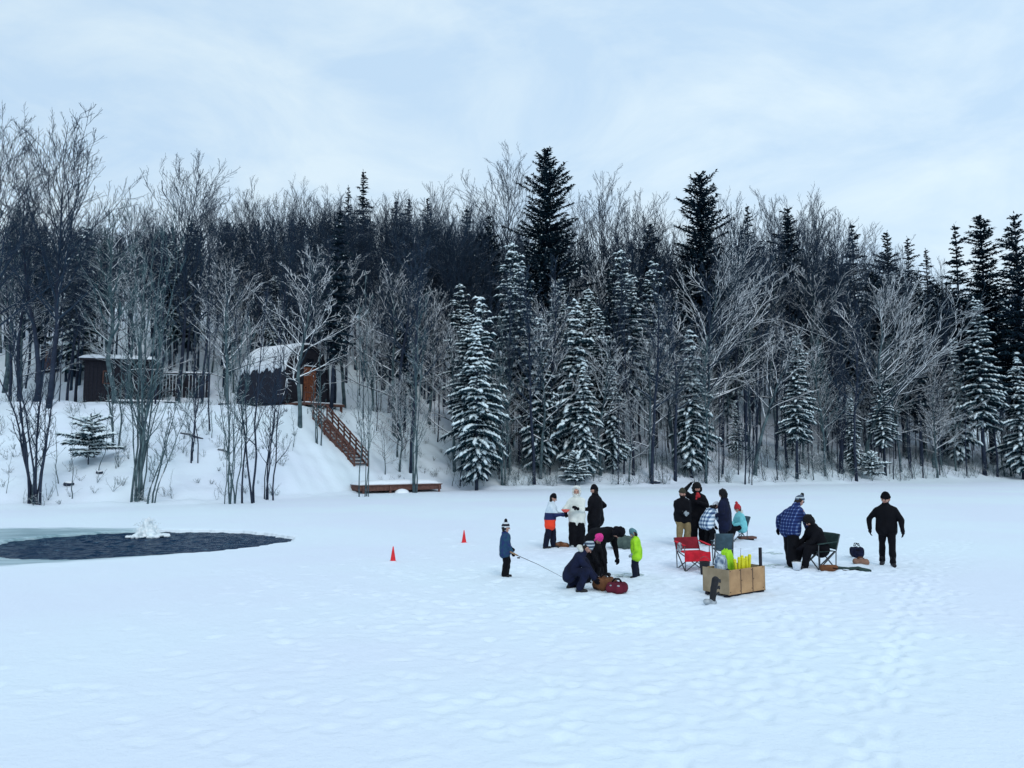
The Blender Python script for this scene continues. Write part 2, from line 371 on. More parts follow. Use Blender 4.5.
df = np.hypot(WX - FOUNT[0], WY - FOUNT[1]); WZ = (WZ - WZ.mean()) * (.75 + .5 * np.exp(-df / 2)) + .02 * np.sin(df * 8) * np.exp(-df / 1.6)
wv = np.stack([WX, WY, WATER_Z - .02 + WZ], -1).reshape(-1, 3); idx = np.arange(WX.size).reshape(WX.shape)
wf = np.stack([idx[:-1, :-1], idx[:-1, 1:], idx[1:, 1:], idx[1:, :-1]], -1).reshape(-1, 4)
keep = (hole_d(WX, WY) < 1.08)[:-1, :-1].ravel(); wf = wf[keep]
used, inv = np.unique(wf, return_inverse=True); wv = wv[used]; wf = inv.reshape(wf.shape)
tag(link('water', make_mesh('water', wv, wf, mw, True)), kind='structure')

# ------------------------------------------------------------------ bare trees
def segs_mesh(name, P0, P1, R0, R1, n, mat_):
    P0, P1 = np.array(P0, float), np.array(P1, float); R0, R1 = np.array(R0), np.array(R1)
    d = P1 - P0; l = np.linalg.norm(d, axis=1, keepdims=True); d = d / np.maximum(l, 1e-6)
    up = np.where(np.abs(d[:, 2:3]) < .9, np.array([[0, 0, 1.]]), np.array([[1., 0, 0]]))
    a = np.cross(d, up); a /= np.linalg.norm(a, axis=1, keepdims=True); c = np.cross(a, d)   # c points up-ish
    V = []
    for P, Rr in ((P0, R0), (P1, R1)):
        for k in range(n):
            t_ = 2 * math.pi * k / n + math.pi / 2
            V.append(P + (a * math.cos(t_) + c * math.sin(t_)) * Rr[:, None])
    V = np.stack(V, 1).reshape(-1, 3); m_ = len(P0); base = (np.arange(m_) * 2 * n)[:, None]
    F = []
    for k in range(n):
        k2 = (k + 1) % n; F.append(base + np.array([[k, k2, n + k2, n + k]]))
    F = np.concatenate(F, 0)
    return make_mesh(name, V, F, mat_, True)
def rot_about(v, ax, ang): return Matrix.Rotation(ang, 3, ax) @ v
def perp(v, rnd):
    r = Vector((rnd.gauss(0, 1), rnd.gauss(0, 1), rnd.gauss(0, 1))); r = r - v * r.dot(v); return r.normalized() if r.length > 1e-3 else Vector((1, 0, 0))
class Bare:
    def __init__(s, seed, H, r0, hb=.35, nb=18, incl=50, blen=.38, curve=.25, sub=(7, 5, 3), wobble=.02, lean=(0, 0), rmin=.011, top=.93, taper=.72, spread_low=1.0, az=None, tipw=.012):
        rnd = s.rnd = random.Random(seed); s.S = [[], [], [], []]; s.rmin = rmin; s.sub = sub; s.H = H
        n = 14; pts = []; x = y = 0.0; dx = dy = 0.0
        for i in range(n + 1):
            t_ = i / n; pts.append(Vector((x + lean[0] * t_ ** 1.2 * H, y + lean[1] * t_ ** 1.2 * H, t_ * H * top)))
            dx = dx * .6 + rnd.gauss(0, wobble); dy = dy * .6 + rnd.gauss(0, wobble); x += dx * H / n * 2; y += dy * H / n * 2
        pts[0].z -= .5
        s.tp = pts; s.tr = [max(tipw, r0 * (1 - (i / n)) ** .8 * (1.25 if i == 0 else 1)) for i in range(n + 1)]
        a0 = rnd.uniform(0, 6.3)
        for k in range(nb):
            t_ = hb + (1 - hb) * ((k + rnd.random() * .8) / nb) ** .9 * .97; f = t_ * n; i = min(int(f), n - 1); P = pts[i].lerp(pts[i + 1], f - i); rt = s.tr[i] * (1 - f + i) + s.tr[i + 1] * (f - i)
            u_ = (t_ - hb) / (1 - hb)
            a = a0 + k * 2.4 + rnd.uniform(-.5, .5)
            if az is not None and rnd.random() < az[1]: a = az[0] + rnd.gauss(0, .5)
            inc = R(incl + u_ * (78 - incl) * .75 + rnd.gauss(0, 7))
            d = Vector((math.cos(a) * math.cos(inc), math.sin(a) * math.cos(inc), math.sin(inc)))
            L_ = H * blen * (1 - u_ * taper) * rnd.uniform(.7, 1.15) * (spread_low if u_ < .4 else 1)
            s.branch(P, d, L_, min(rt * .62, .012 * L_ + .012), 1, curve)
    def branch(s, P, d, L_, r, lev, curve):
        rnd = s.rnd; n = (0, 6, 4, 2)[lev] if lev < 4 else 2; p = P.copy(); st = L_ / n; pts = [p.copy()]; dirs = [d.copy()]
        for i in range(n):
            d = (d + Vector((rnd.gauss(0, .13), rnd.gauss(0, .13), rnd.gauss(0, .09) + curve * (.5 / n if lev == 1 else .25 / n) * 2))).normalized()
            q = p + d * st; r1 = max(s.rmin * (1, 1, .8, .55)[lev], r * (1 - (i + 1) / n * .92)); r0_ = max(s.rmin * (1, 1, .8, .55)[lev], r * (1 - i / n * .92))
            s.S[lev].append((p.copy(), q.copy(), r0_, r1)); p = q; pts.append(p.copy()); dirs.append(d.copy())
        if lev < 3:
            m_ = s.sub[lev - 1]; m_ = max(1, int(m_ * rnd.uniform(.7, 1.3)))
            for k in range(m_):
                t_ = (.18 if lev == 1 else .1) + (k + rnd.random()) / m_ * .85; f = min(t_, .999) * n; i = int(f); Q = pts[i].lerp(pts[i + 1], f - i)
                dd = rot_about(dirs[i], perp(dirs[i], rnd), R(rnd.uniform(22, 48))); dd.z += .12; dd.normalize()
                s.branch(Q, dd, L_ * (1 - t_ * .55) * rnd.uniform(.28, .55), r * (1 - t_) * .6, lev + 1, curve)
    def trunk_mesh(s, name, m_, n=8):
        mb = MB(); mb.tube(s.tp, s.tr, n); return make_mesh(name, mb.V, mb.F, m_, True)
    def crown_mesh(s, name, m_):
        A = s.S[1]; B = s.S[2] + s.S[3]
        allv = A + B
        return segs_mesh(name, [a[0] for a in allv], [a[1] for a in allv], [a[2] for a in allv], [a[3] for a in allv], 4, m_)
PROTO = {}
def proto_bare(key, tm, cm, **kw):
    b_ = Bare(**kw); PROTO[key] = (b_.H, b_.trunk_mesh('trunk', tm), b_.crown_mesh('crown', cm))
for i in range(3):
    proto_bare(f'vase{i}', M_BARK, M_TWIG, seed=20 + i, H=20, r0=.17, hb=.32, nb=40, incl=46, blen=.47, curve=.40, sub=(10, 7, 3), wobble=.012, rmin=.014, top=.80, taper=.50)
for i in range(6):
    proto_bare(f'slim{i}', M_BARK, M_TWIG, seed=40 + i, H=17, r0=.14, hb=.36, nb=30, incl=42, blen=.25, curve=.3, sub=(8, 6, 3), wobble=.02, rmin=.013, lean=(random.Random(i).uniform(-.06, .06), 0))
for i in range(3):
    proto_bare(f'grey{i}', M_BARK2, M_TWIGG, seed=60 + i, H=15, r0=.12, hb=.28, nb=28, incl=40, blen=.27, curve=.3, sub=(7, 6, 3), wobble=.03, rmin=.012)
for i in range(4):
    proto_bare(f'snowy{i}', M_BARK2, M_TWIGS, seed=80 + i, H=11, r0=.13, hb=.22, nb=30, incl=22, blen=.52, curve=.35, sub=(8, 6, 3), wobble=.03, rmin=.015)
for i in range(2):
    proto_bare(f'fan{i}', M_BARK2, M_TWIGS, seed=90 + i, H=10, r0=.13, hb=.25, nb=34, incl=20, blen=.74, curve=.35, sub=(10, 5, 3), wobble=.05, rmin=.015, lean=(.12, -.05), az=(-.2, .75))
for i in range(5):
    proto_bare(f'sapling{i}', M_BARK2, M_TWIGG, seed=100 + i, H=5, r0=.035, hb=.2, nb=9, incl=48, blen=.25, curve=.3, sub=(3, 2, 1), wobble=.06, rmin=.009)
for i in range(3):
    proto_bare(f'pole{i}', M_BARK, M_TWIG, seed=110 + i, H=12, r0=.075, hb=.35, nb=14, incl=35, blen=.12, curve=.1, sub=(3, 2, 1), wobble=.02, rmin=.012)

# ------------------------------------------------------------------ conifers
def conifer(key, seed, H, W, hb, nlev, per, droop, snow, ndl, tr=.16, gap=.12, up=0.0, prof=.8):
    rnd = random.Random(seed); rs = np.random.RandomState(seed)
    mb = MB(); mb.tube([(0, 0, -.5), (0, 0, H * .3), (0, 0, H * .7), (0, 0, H * .99)], [tr * 1.2, tr * .85, tr * .45, .02], 8)
    tm = make_mesh('trunk', mb.V, mb.F, M_BARK, True)
    bV, bF, sV, sF = [], [], [], []; rag = rnd.uniform(0, 6.3)
    def blade(P, d, L_, w_, dr):
        side = Vector((-d.y, d.x, 0))
        side = side.normalized() if side.length > .01 else Vector((1, 0, 0))
        k = len(bV); m1 = P + d * L_ * .5 + Vector((0, 0, w_ * .22)); e = P + d * L_ - Vector((0, 0, dr * L_))
        tl = rnd.uniform(-.35, .35)
        bV.extend([P, m1 + side * w_ * .5 - Vector((0, 0, w_ * (.35 + tl))), e, m1 - side * w_ * .5 - Vector((0, 0, w_ * (.35 - tl))), m1])
        bF.extend([(k, k + 1, k + 4), (k + 1, k + 2, k + 4), (k + 2, k + 3, k + 4), (k + 3, k, k + 4)])
    def lump(P, d, L_, w_, h_):
        side = Vector((-d.y, d.x, 0)); side = side.normalized() if side.length > .01 else Vector((1, 0, 0)); k = len(sV)
        c = P; j = lambda: rnd.uniform(.7, 1.25)
        sV.extend([c - d * L_ * .5 * j(), c + side * w_ * .5 * j() - Vector((0, 0, .02)), c + d * L_ * .5 * j() - Vector((0, 0, .25 * L_)), c - side * w_ * .5 * j() - Vector((0, 0, .02)), c + Vector((0, 0, h_ * j())), c - Vector((0, 0, h_ * .4))])
        for a_, b_ in ((0, 1), (1, 2), (2, 3), (3, 0)): sF.append((k + a_, k + b_, k + 4)); sF.append((k + b_, k + a_, k + 5))
    for lv in range(nlev):
        u = (lv + rnd.random() * .6) / nlev; z = H * (hb + (1 - hb) * u)
        rad = W * .5 * (1 - u) ** prof * min(1, .45 + u * 3) * rnd.uniform(.62, 1.15) + .10
        lop = rnd.uniform(0, 6.3)
        if rnd.random() < .14: rad *= .62
        if rnd.random() < .10: rad *= 1.22
        m_ = max(3, int(per * (1 - u * .45)))
        a0 = rnd.uniform(0, 6.3)
        for k in range(m_):
            if rnd.random() < gap: continue
            a = a0 + 2 * math.pi * k / m_ + rnd.gauss(0, .2); L_ = rad * rnd.uniform(.6, 1.15) * (1 + .30 * math.cos(a - lop) + .14 * math.cos(a - rag))
            n = max(3, int(L_ / .17)); el = R(8 * up + 30 * u) - R(droop) * (1 - u) * .3
            d = Vector((math.cos(a), math.sin(a), math.tan(el))).normalized(); P = Vector((0, 0, z + rnd.uniform(-.1, .1))); st = L_ / n
            for i in range(n):
                q = (i + .5) / n
                d2 = Vector((d.x, d.y, d.z - math.tan(R(droop)) * q + up * .25 * q)).normalized(); P2 = P + d2 * st
                wd = (.20 + .38 * (1 - abs(q - .55)) * min(1, L_)) * (1 if n > 3 else .6)
                blade(P, d2, st * 2.0, .17, .15)
                for sd_ in (-1, 1):
                    if rnd.random() < .92:
                        dd = rot_about(d2, Vector((0, 0, 1)), sd_ * R(rnd.uniform(35, 65))); blade(P + d2 * rnd.uniform(0, st), dd, wd * rnd.uniform(.7, 1.35), .12, .3); blade(P + d2 * rnd.uniform(0, st) + Vector((0, 0, -.05)), rot_about(d2, Vector((0, 0, 1)), sd_ * R(rnd.uniform(20, 80))), wd * rnd.uniform(.5, 1.0), .10, .5)
                for _s in range(int(snow * (.55 + .45 * q) * 1.5 + rnd.random())):
                    lump(P2 + Vector((rnd.gauss(0, .05), rnd.gauss(0, .05), .05)), d2, rnd.uniform(.22, .55) * (.7 + .6 * snow), rnd.uniform(.16, .38) * (.7 + .5 * snow), rnd.uniform(.06, .14))
                P = P2
    # leader
    for k in range(10):
        a = rnd.uniform(0, 6.3); blade(Vector((0, 0, H * (1 - .012 * k))), Vector((math.cos(a) * .4, math.sin(a) * .4, .9)).normalized(), .30, .10, 0)
    cm_ = make_mesh('crown', [tuple(v) for v in bV], np.array(bF), ndl, False)
    sm_ = make_mesh('snow_clumps', [tuple(v) for v in sV], np.array(sF), M_SNOWLUMP, True) if sF else None
    PROTO[key] = (H, tm, cm_, sm_)
for i in range(3): conifer(f'dark{i}', 200 + i, 20, 5.6, .22, 52, 11, 14, .10, M_NEEDLE, .2, .12, .4, .62)
for i in range(3): conifer(f'spire{i}', 210 + i, 18, 3.0, .25, 46, 8, 18, .05, M_NEEDLE, .15, .12, .1, .6)
for i in range(4): conifer(f'laden{i}', 220 + i, 12, 4.2, .08, 34, 10, 28, .9, M_NEEDLE2, .12, .30, 0, .7)
for i in range(3): conifer(f'tall{i}', 230 + i, 17, 4.6, .28, 40, 9, 24, .8, M_NEEDLE2, .18, .32, 0, .6)
conifer('giant', 240, 27, 8.2, .40, 50, 13, 6, .16, M_NEEDLE, .32, .14, .6, .55)
conifer('ragged', 241, 22, 6.6, .35, 48, 12, 6, .14, M_NEEDLE, .25, .2, .6, .48)
for i in range(2): conifer(f'young{i}', 250 + i, 4, 4.4, .16, 13, 9, 10, 1.3, M_NEEDLE2, .04, .3, .3, .5)

LAND = [(-40, 45, 'at the far left'), (45, 88, 'left of the flat-roofed hut'), (88, 150, 'behind the flat-roofed hut'), (150, 215, 'behind the plank screen'), (215, 300, 'behind the snow-domed hut'), (300, 345, 'behind the hut door'),
        (345, 400, 'above the wooden stairs'), (400, 450, 'above the dock end'), (450, 500, 'behind the dockside fir'), (500, 560, 'under the tallest spruce'), (560, 610, 'behind the lowest laden fir'), (610, 670, 'behind the lime-jacketed child'),
        (670, 730, 'under the second tallest spruce'), (730, 790, 'behind the pale leaning tree'), (790, 840, 'behind the plaid-shirted angler'), (840, 880, 'under the sweeping snowy fan'), (880, 930, 'behind the striding man'), (930, 980, 'behind the rounded fir'), (980, 1080, 'at the right edge')]
def where(px):
    for a, b_, s_ in LAND:
        if a <= px < b_: return s_
    return 'at the edge of the view'
RNG = random.Random(77)
def place(key, x, y, H, name, label, group, rz=None, cat='tree', lean=(0, 0), wide=1.0):
    p = PROTO[key]; s_ = H / p[0]; rz = RNG.uniform(0, 6.3) if rz is None else rz
    e = empty(name, (x, y, gz(x, y)), 0, label, cat, group); e.scale = (s_ * wide, s_ * wide, s_)
    e.rotation_euler = (lean[1], lean[0], rz)
    for nm, me in zip(('trunk', 'crown', 'snow_clumps'), p[1:]):
        if me is not None: link(nm, me, e)
    return e
def place_px(key, px, Y, top, *a, **k):
    u, c_, v_ = px_ray(px, 384); x = (px - 512) / FPX * Y / math.cos(PITCH)
    z = gz(x, Y); zt = at_y(px, top, Y).z; return place(key, x, Y, zt - z, *a, **k)
PLACED = []
def T(key, px, Y, top, name, label, group, **k):
    x = (px - 512) / FPX * Y; PLACED.append((x, Y)); return place_px(key, px, Y, top, name, label, group, **k)

G_SP = 'dark spruces rising over the skyline of the wood'; G_LD = 'snow-laden firs at the edge of the wood'; G_VA = 'big bare trees of the skyline'; G_SN = 'spreading bare trees with snow on their branches'
T('giant', 548, 80, 150, 'spruce_tree', 'tallest and broadest dark spruce of the whole wood, alone above the skyline', G_SP)
T('ragged', 704, 84, 174, 'spruce_tree', 'second tallest dark spruce, ragged top above the red folding chair', G_SP)
for key, px, Y, top, lab in (
    ('dark1', 793, 88, 208, 'broad dark spruce on the skyline above the plaid-shirted angler'),
    ('spire0', 752, 92, 206, 'slim dark spruce between the second tallest spruce and the broad one right of it'),
    ('spire1', 858, 95, 223, 'pointed dark spruce standing alone in the skyline gap before the right-hand spruces'),
    ('dark2', 893, 96, 232, 'dark spruce forming the left shoulder of the dense dark clump on the right'),
    ('spire2', 914, 97, 238, 'thin spruce tip next to the dark clump of the right skyline'),
    ('spire0', 932, 96, 250, 'lowest of the small spruce tips in the right-hand skyline dip'),
    ('spire1', 963, 85, 224, 'narrow dark spruce, left one of the tall trio at the right edge'),
    ('dark0', 989, 86, 216, 'tall spruce with open tiers, middle one of the trio at the right edge'),
    ('dark1', 1024, 82, 214, 'dark spruce cut by the right edge of the view'),
    ('spire2', 360, 98, 171, 'thin spire spruce with a tufted top, tallest above the arched hut'),
    ('spire0', 345, 98, 187, 'short spruce tip just left of the thin spire spruce'),
    ('spire1', 394, 96, 200, 'small dark spruce tip right of the thin spire spruce'),
    ('spire2', 407, 97, 199, 'club-topped thin spruce between two small pointed spruces'),
    ('spire0', 426, 95, 198, 'small pointed spruce above the red-brown dock'),
    ('spire1', 466, 92, 208, 'narrow dark spruce left of the tallest spruce, before a pale bare tree'),
    ('dark2', 489, 86, 216, 'broad snow-dusted spruce just left of the tallest spruce'),
    ('dark0', 652, 86, 224, 'dark spruce half hidden in bare twigs between the two tallest spruces'),
    ('spire2', 98, 82, 230, 'small dark spruce seen through the biggest bare tree on the left'),
    ('spire0', 70, 80, 236, 'lower dark spruce behind the biggest bare tree on the left'),
    ('dark1', 222, 84, 222, 'dark spruce behind bare trees above the gap between the huts'),
    ('dark2', 255, 88, 232, 'dark spruce behind the domed snow roof of the arched hut'),
    ('dark0', 20, 84, 250, 'dark spruce deep in the wood at the left edge'),
    ('dark1', 300, 92, 218, 'dark spruce top behind the snowy spreading tree beside the arched hut'),
    ('dark2', 835, 90, 250, 'dark spruce under the bare crowns left of the lone pointed spruce')):
    T(key, px, Y, top, 'spruce_tree', lab, G_SP)
for key, px, Y, top, lab in (
    ('laden0', 477, 57.5, 325, 'snow-laden fir right of the red-brown dock, boughs down to the ice'),
    ('tall0', 520, 66, 262, 'tall fir with snowy upper boughs above bare poles, behind the boy in the orange-hemmed jacket'),
    ('tall1', 512, 70, 243, 'narrow tall fir with thin snow below and left of the tallest spruce'),
    ('laden1', 583, 63, 362, 'lowest snow-laden fir, right behind the pair in cream and black coats'),
    ('laden2', 612, 65, 366, 'small snow-laden fir right of the lowest one, over the lime-jacketed child'),
    ('tall2', 590, 72, 290, 'tall snowy fir above the two small laden firs'),
    ('tall0', 632, 74, 275, 'tall snowy fir with heavy clumps below the bare skyline crowns'),
    ('tall1', 655, 76, 262, 'snowy fir between two taller ones, left of the snowy spreading tree'),
    ('laden3', 690, 67, 330, 'snow-laden fir with a bare lower trunk behind the khaki-trousered angler'),
    ('laden0', 955, 82, 338, 'rounded snow-dusted fir standing before the dark wood on the right'),
    ('laden1', 1018, 80, 352, 'snowy fir at the right edge below the tall spruces'),
    ('tall2', 480, 76, 300, 'snow-flecked fir deep behind the laden fir at the dock'),
    ('laden2', 850, 74, 398, 'low dark fir among poles under the fan of snowy branches'),
    ('tall0', 1000, 92, 285, 'snow-dusted fir under the trio of spruces on the right'),
    ('tall2', 560, 78, 280, 'snowy fir straight beneath the tallest spruce'),
    ('tall1', 735, 84, 290, 'snow-flecked fir behind the pale leaning tree')):
    T(key, px, Y, top, 'fir_tree', lab, G_LD)
T('young0', 92, 46, 416, 'young_fir', 'little snow-covered fir with flat tiers on the slope below the dark flat-roofed hut', 'young firs low on the bank', wide=1.15)
T('young1', 575, 61.5, 452, 'young_fir', 'knee-high snowy fir at the foot of the lowest laden fir', 'young firs low on the bank')
T('young0', 868, 73, 452, 'young_fir', 'small bushy snow-dusted fir left of the striding man, under the poles', 'young firs low on the bank')
for key, px, Y, top, lab in (
    ('vase0', 50, 54, 114, 'biggest bare tree, wide vase-shaped crown against the sky at far left'),
    ('vase1', -14, 52, 124, 'bare tree cut by the left edge beside the biggest one'),
    ('vase2', 178, 66, 160, 'tall airy bare tree standing above the flat-roofed hut'),
    ('vase0', 250, 84, 188, 'hazy bare crown on the skyline above the arched hut roof'),
    ('vase1', 505, 92, 158, 'pale bare tree against the sky left of the tallest spruce'),
    ('vase2', 610, 90, 182, 'wide bare crown against the sky right of the tallest spruce'),
    ('vase0', 655, 92, 205, 'dense bare crown on the skyline left of the second tallest spruce'),
    ('vase1', 825, 94, 205, 'bare skyline crown left of the lone pointed spruce'),
    ('vase2', 770, 96, 198, 'bare skyline crown between the slim and the broad spruce'),
    ('vase1', 300, 90, 188, 'bare skyline crown left of the thin spire spruce'),
    ('vase2', 440, 95, 190, 'thin bare crown on the skyline above the dock'),
    ('vase0', 128, 78, 196, 'bare tree filling the sky gap right of the biggest bare tree')):
    T(key, px, Y, top, 'bare_tree', lab, G_VA)
for key, px, Y, top, rz, lab in (
    ('snowy2', 455, 62, 330, 1.0, 'snow-lined spreading tree above the dock end, left of the dockside fir'), ('snowy1', 540, 63, 320, 2.0, 'snow-lined bare tree above the boy in the blocked jacket'), ('snowy3', 650, 65, 330, .5, 'snow-lined bare tree behind the lime-jacketed child'), ('snowy0', 560, 68, 290, 4.4, 'snow-lined bare tree under the tallest spruce'), ('snowy2', 672, 68, 300, 5.2, 'snow-lined bare tree beside the snow-laden fir with the bare trunk'), ('snowy3', 395, 66, 262, 1.4, 'snow-lined bare tree high above the stairs'), ('snowy1', 800, 74, 345, 3.3, 'low snow-lined tree behind the plaid-shirted angler'), ('snowy2', 930, 80, 345, 2.6, 'low snow-lined tree left of the rounded fir'),
    ('snowy0', 301, 58, 248, .3, 'spreading bare tree with snow-lined boughs in front of the arched hut door'),
    ('snowy1', 228, 59, 262, 1.3, 'dark-trunked spreading tree with snowy branches between the two huts'),
    ('fan0', 700, 72, 268, .15, 'snow-lined tree whose boughs fan to the right above the black-coated anglers'),
    ('fan1', 862, 76, 290, .0, 'snow-lined tree whose long boughs sweep right over the dark poles near the striding man'),
    ('snowy2', 905, 82, 300, .9, 'spreading snowy tree in front of the dense dark clump on the right'),
    ('snowy3', 605, 80, 262, 2.1, 'snow-lined bare tree tangled among the tall snowy firs'),
    ('snowy0', 128, 62, 262, 2.5, 'snow-lined tree crown above the roof of the flat-roofed hut'),
    ('snowy1', 345, 72, 250, .2, 'snow-lined tree behind the top of the wooden stairs'),
    ('snowy2', 430, 72, 290, 3.0, 'snow-flecked spreading tree above the dock'),
    ('snowy3', 20, 60, 280, 4.0, 'snow-lined branches low at the left edge under the biggest bare tree'),
    ('snowy0', 775, 84, 268, 5.0, 'snowy spreading crown above the pale leaning tree'),
    ('snowy1', 822, 82, 262, .1, 'tangled snowy boughs between the leaning tree and the sweeping fan')):
    T(key, px, Y, top, 'bare_tree', lab, G_SN, rz=rz)
xr = random.Random(31)
for i in range(24):
    px = 318 + i * 8.2 if i < 22 else 0
    if i >= 22: continue
    T(f'vase{i % 3}', px + xr.uniform(-6, 6), xr.uniform(78, 90), float(np.interp(px, [318, 350, 450, 500], [196, 200, 206, 210])) + xr.uniform(-4, 16), 'bare_tree', f'hazy bare crown on the skyline {("with many fine twigs ", "with ascending limbs ", "with a broad head ")[i % 3]}{where(px)}', f'hazy skyline crowns {where(px)}', wide=xr.uniform(.8, 1.1))
for px, top in ((12, 196), (90, 205), (150, 196), (205, 192), (232, 198), (275, 196), (575, 196), (632, 194), (675, 214), (725, 206), (745, 202), (790, 206), (808, 204), (842, 212), (880, 232), (905, 250), (945, 262), (330, 194)):
    T(f'vase{xr.randrange(3)}', px, xr.uniform(80, 92), top + xr.uniform(0, 10), 'bare_tree', f'hazy bare crown {xr.choice(["of fine grey twigs", "with dark limbs"])} filling the skyline {where(px)}', f'hazy skyline crowns {where(px)}')
for i, (px, Y, top, key, lab) in enumerate(((540, 64, 318, 'laden3', 'snow-laden fir above the boy in the blocked jacket'), (556, 70, 286, 'tall0', 'tall snowy fir just under the tallest spruce trunk'),
    (572, 72, 320, 'laden2', 'snow-heavy fir deep between poles, over the squatting angler'), (622, 78, 250, 'tall1', 'snow-clotted fir rising highest among the middle firs'),     (902, 84, 268, 'dark1', 'broad dark spruce filling the dark clump'), (922, 86, 272, 'dark2', 'second broad dark spruce of the dark clump'), (878, 84, 272, 'dark0', 'broad dark spruce at the start of the dark clump'), (942, 86, 284, 'dark1', 'broad dark spruce at the low end of the dark clump'),
    (980, 80, 300, 'tall0', 'snowy fir under the middle spruce of the edge trio'), (790, 78, 385, 'laden3', 'small snowy fir under the leaning tree boughs'), (735, 74, 400, 'laden0', 'small snowy fir at the bend of the wood behind the navy coat'))):
    T(key, px, Y, top, 'fir_tree' if key[0] in 'lt' else 'spruce_tree', lab, G_LD if key[0] in 'lt' else G_SP)
# pale leaning tree at the water's edge
lt = Bare(seed=301, H=9.5, r0=.13, hb=.36, nb=20, incl=45, blen=.50, curve=.15, sub=(7, 5, 2), wobble=.03, lean=(.36, -.05), rmin=.015, top=.88, az=(.1, .6))
PROTO['lean'] = (9.5, lt.trunk_mesh('trunk', M_BARK2), lt.crown_mesh('crown', M_TWIGS))
T('lean', 752, 69, 318, 'leaning_tree', 'pale tree leaning out of the snow bank, snow along its slanting trunk', 'spreading bare trees with snow on their branches', rz=0)
# big single trunks in the left wood
for key, px, Y, top, wd, lab in (('slim0', 37, 55, 180, 1.4, 'thick dark trunk left of the small outhouse on the left slope'), ('slim1', 20, 60, 190, 1.1, 'dark straight trunk next to the thick one near the left edge'),
                           ('grey0', 116, 57, 195, 1.5, 'grey-green trunk standing right in front of the flat-roofed hut'), ('grey1', 5, 64, 200, 1.5, 'pale grey trunk at the very left edge of the slope'),
                           ('slim2', 412, 60, 230, 1.0, 'dark trunk in the snow above the right end of the dock'), ('slim3', 400, 66, 220, 1.3, 'pair-trunk dark tree high on the snow slope right of the stairs')):
    T(key, px, Y, top, 'bare_tree', lab, 'single trunks on the snowy left slope', wide=wd)
# multi-stemmed clumps on the bank
def clump(px, Y, top, n, sp, lab, mat_b=M_BARK2, mat_t=M_TWIGG, seed=0, r0=.085, leans=None):
    x = (px - 512) / FPX * Y; z = gz(x, Y); H = at_y(px, top, Y).z - z; rnd = random.Random(seed); PLACED.append((x, Y))
    e = empty('stem_clump', (x, Y, z), 0, lab, 'tree clump', 'many-stemmed bare clumps at the foot of the bank')
    for k in range(n):
        la = (rnd.uniform(-1, 1) * sp, rnd.uniform(-1, .6) * sp * .7) if leans is None else (leans[k], rnd.uniform(-.05, .05)); Hk = H * rnd.uniform(.62, 1)
        b_ = Bare(seed=seed * 31 + k, H=Hk, r0=r0 * rnd.uniform(.6, 1.15), hb=.20, nb=13, incl=55, blen=.20, curve=.3, sub=(5, 3, 1), wobble=.032, lean=la, rmin=.011)
        ox, oy = rnd.uniform(-.35, .35), rnd.uniform(-.25, .25)
        st = link('stem', b_.trunk_mesh('stem', mat_b, 7), e, (ox, oy, 0)); link('crown', b_.crown_mesh('crown', mat_t), st)
clump(42, 41, 270, 8, .14, 'clump of dark stems at the left end of the bank behind the open water', M_BARK, M_TWIG, 1, .062, leans=[-.34, -.20, -.02, .06, .16, .02, .10, -.08])
clump(140, 42.5, 176, 10, .09, 'tallest clump of grey stems on the bank straight behind the fountain', seed=2, r0=.065)
clump(155, 41.5, 330, 3, .2, 'slanting thin stems leaning right beside the tallest clump', seed=3, r0=.045, leans=[.34, .28, .18])
clump(233, 43, 285, 6, .10, 'clump of thin curved stems below the arched hut', seed=4, r0=.04)
clump(252, 43.5, 250, 3, .12, 'three thin stems rising right of the curved-stem clump', M_BARK, M_TWIG, seed=5, r0=.06)
clump(272, 46, 300, 4, .10, 'sparse bundle of saplings between the curved stems and the stairs', M_BARK, M_TWIG, seed=6, r0=.05)
clump(366, 50, 260, 4, .07, 'bare stems crossing the foot of the wooden stairs', seed=7, r0=.05)
clump(322, 57, 330, 3, .05, 'pale thin stems in front of the upper stair railing', seed=8, r0=.06)
clump(420, 54.5, 250, 3, .06, 'straight grey stems rising behind the dock', seed=9, r0=.075)
clump(195, 48, 300, 3, .12, 'thin stems on the open slope between the two huts', M_BARK, M_TWIG, seed=10, r0=.05)
clump(118, 49, 330, 3, .08, 'bent stems below the flat-roofed hut', seed=12, r0=.07)
clump(840, 73.5, 330, 7, .05, 'thicket of dark poles under the sweeping snowy fan', M_BARK, M_TWIG, seed=13, r0=.08)
clump(505, 60, 330, 4, .06, 'bundle of grey poles left of the anglers handing over the red bowl', seed=14, r0=.08)
clump(745, 66, 360, 4, .08, 'thin poles around the foot of the leaning tree', M_BARK, M_TWIG, seed=15, r0=.06)

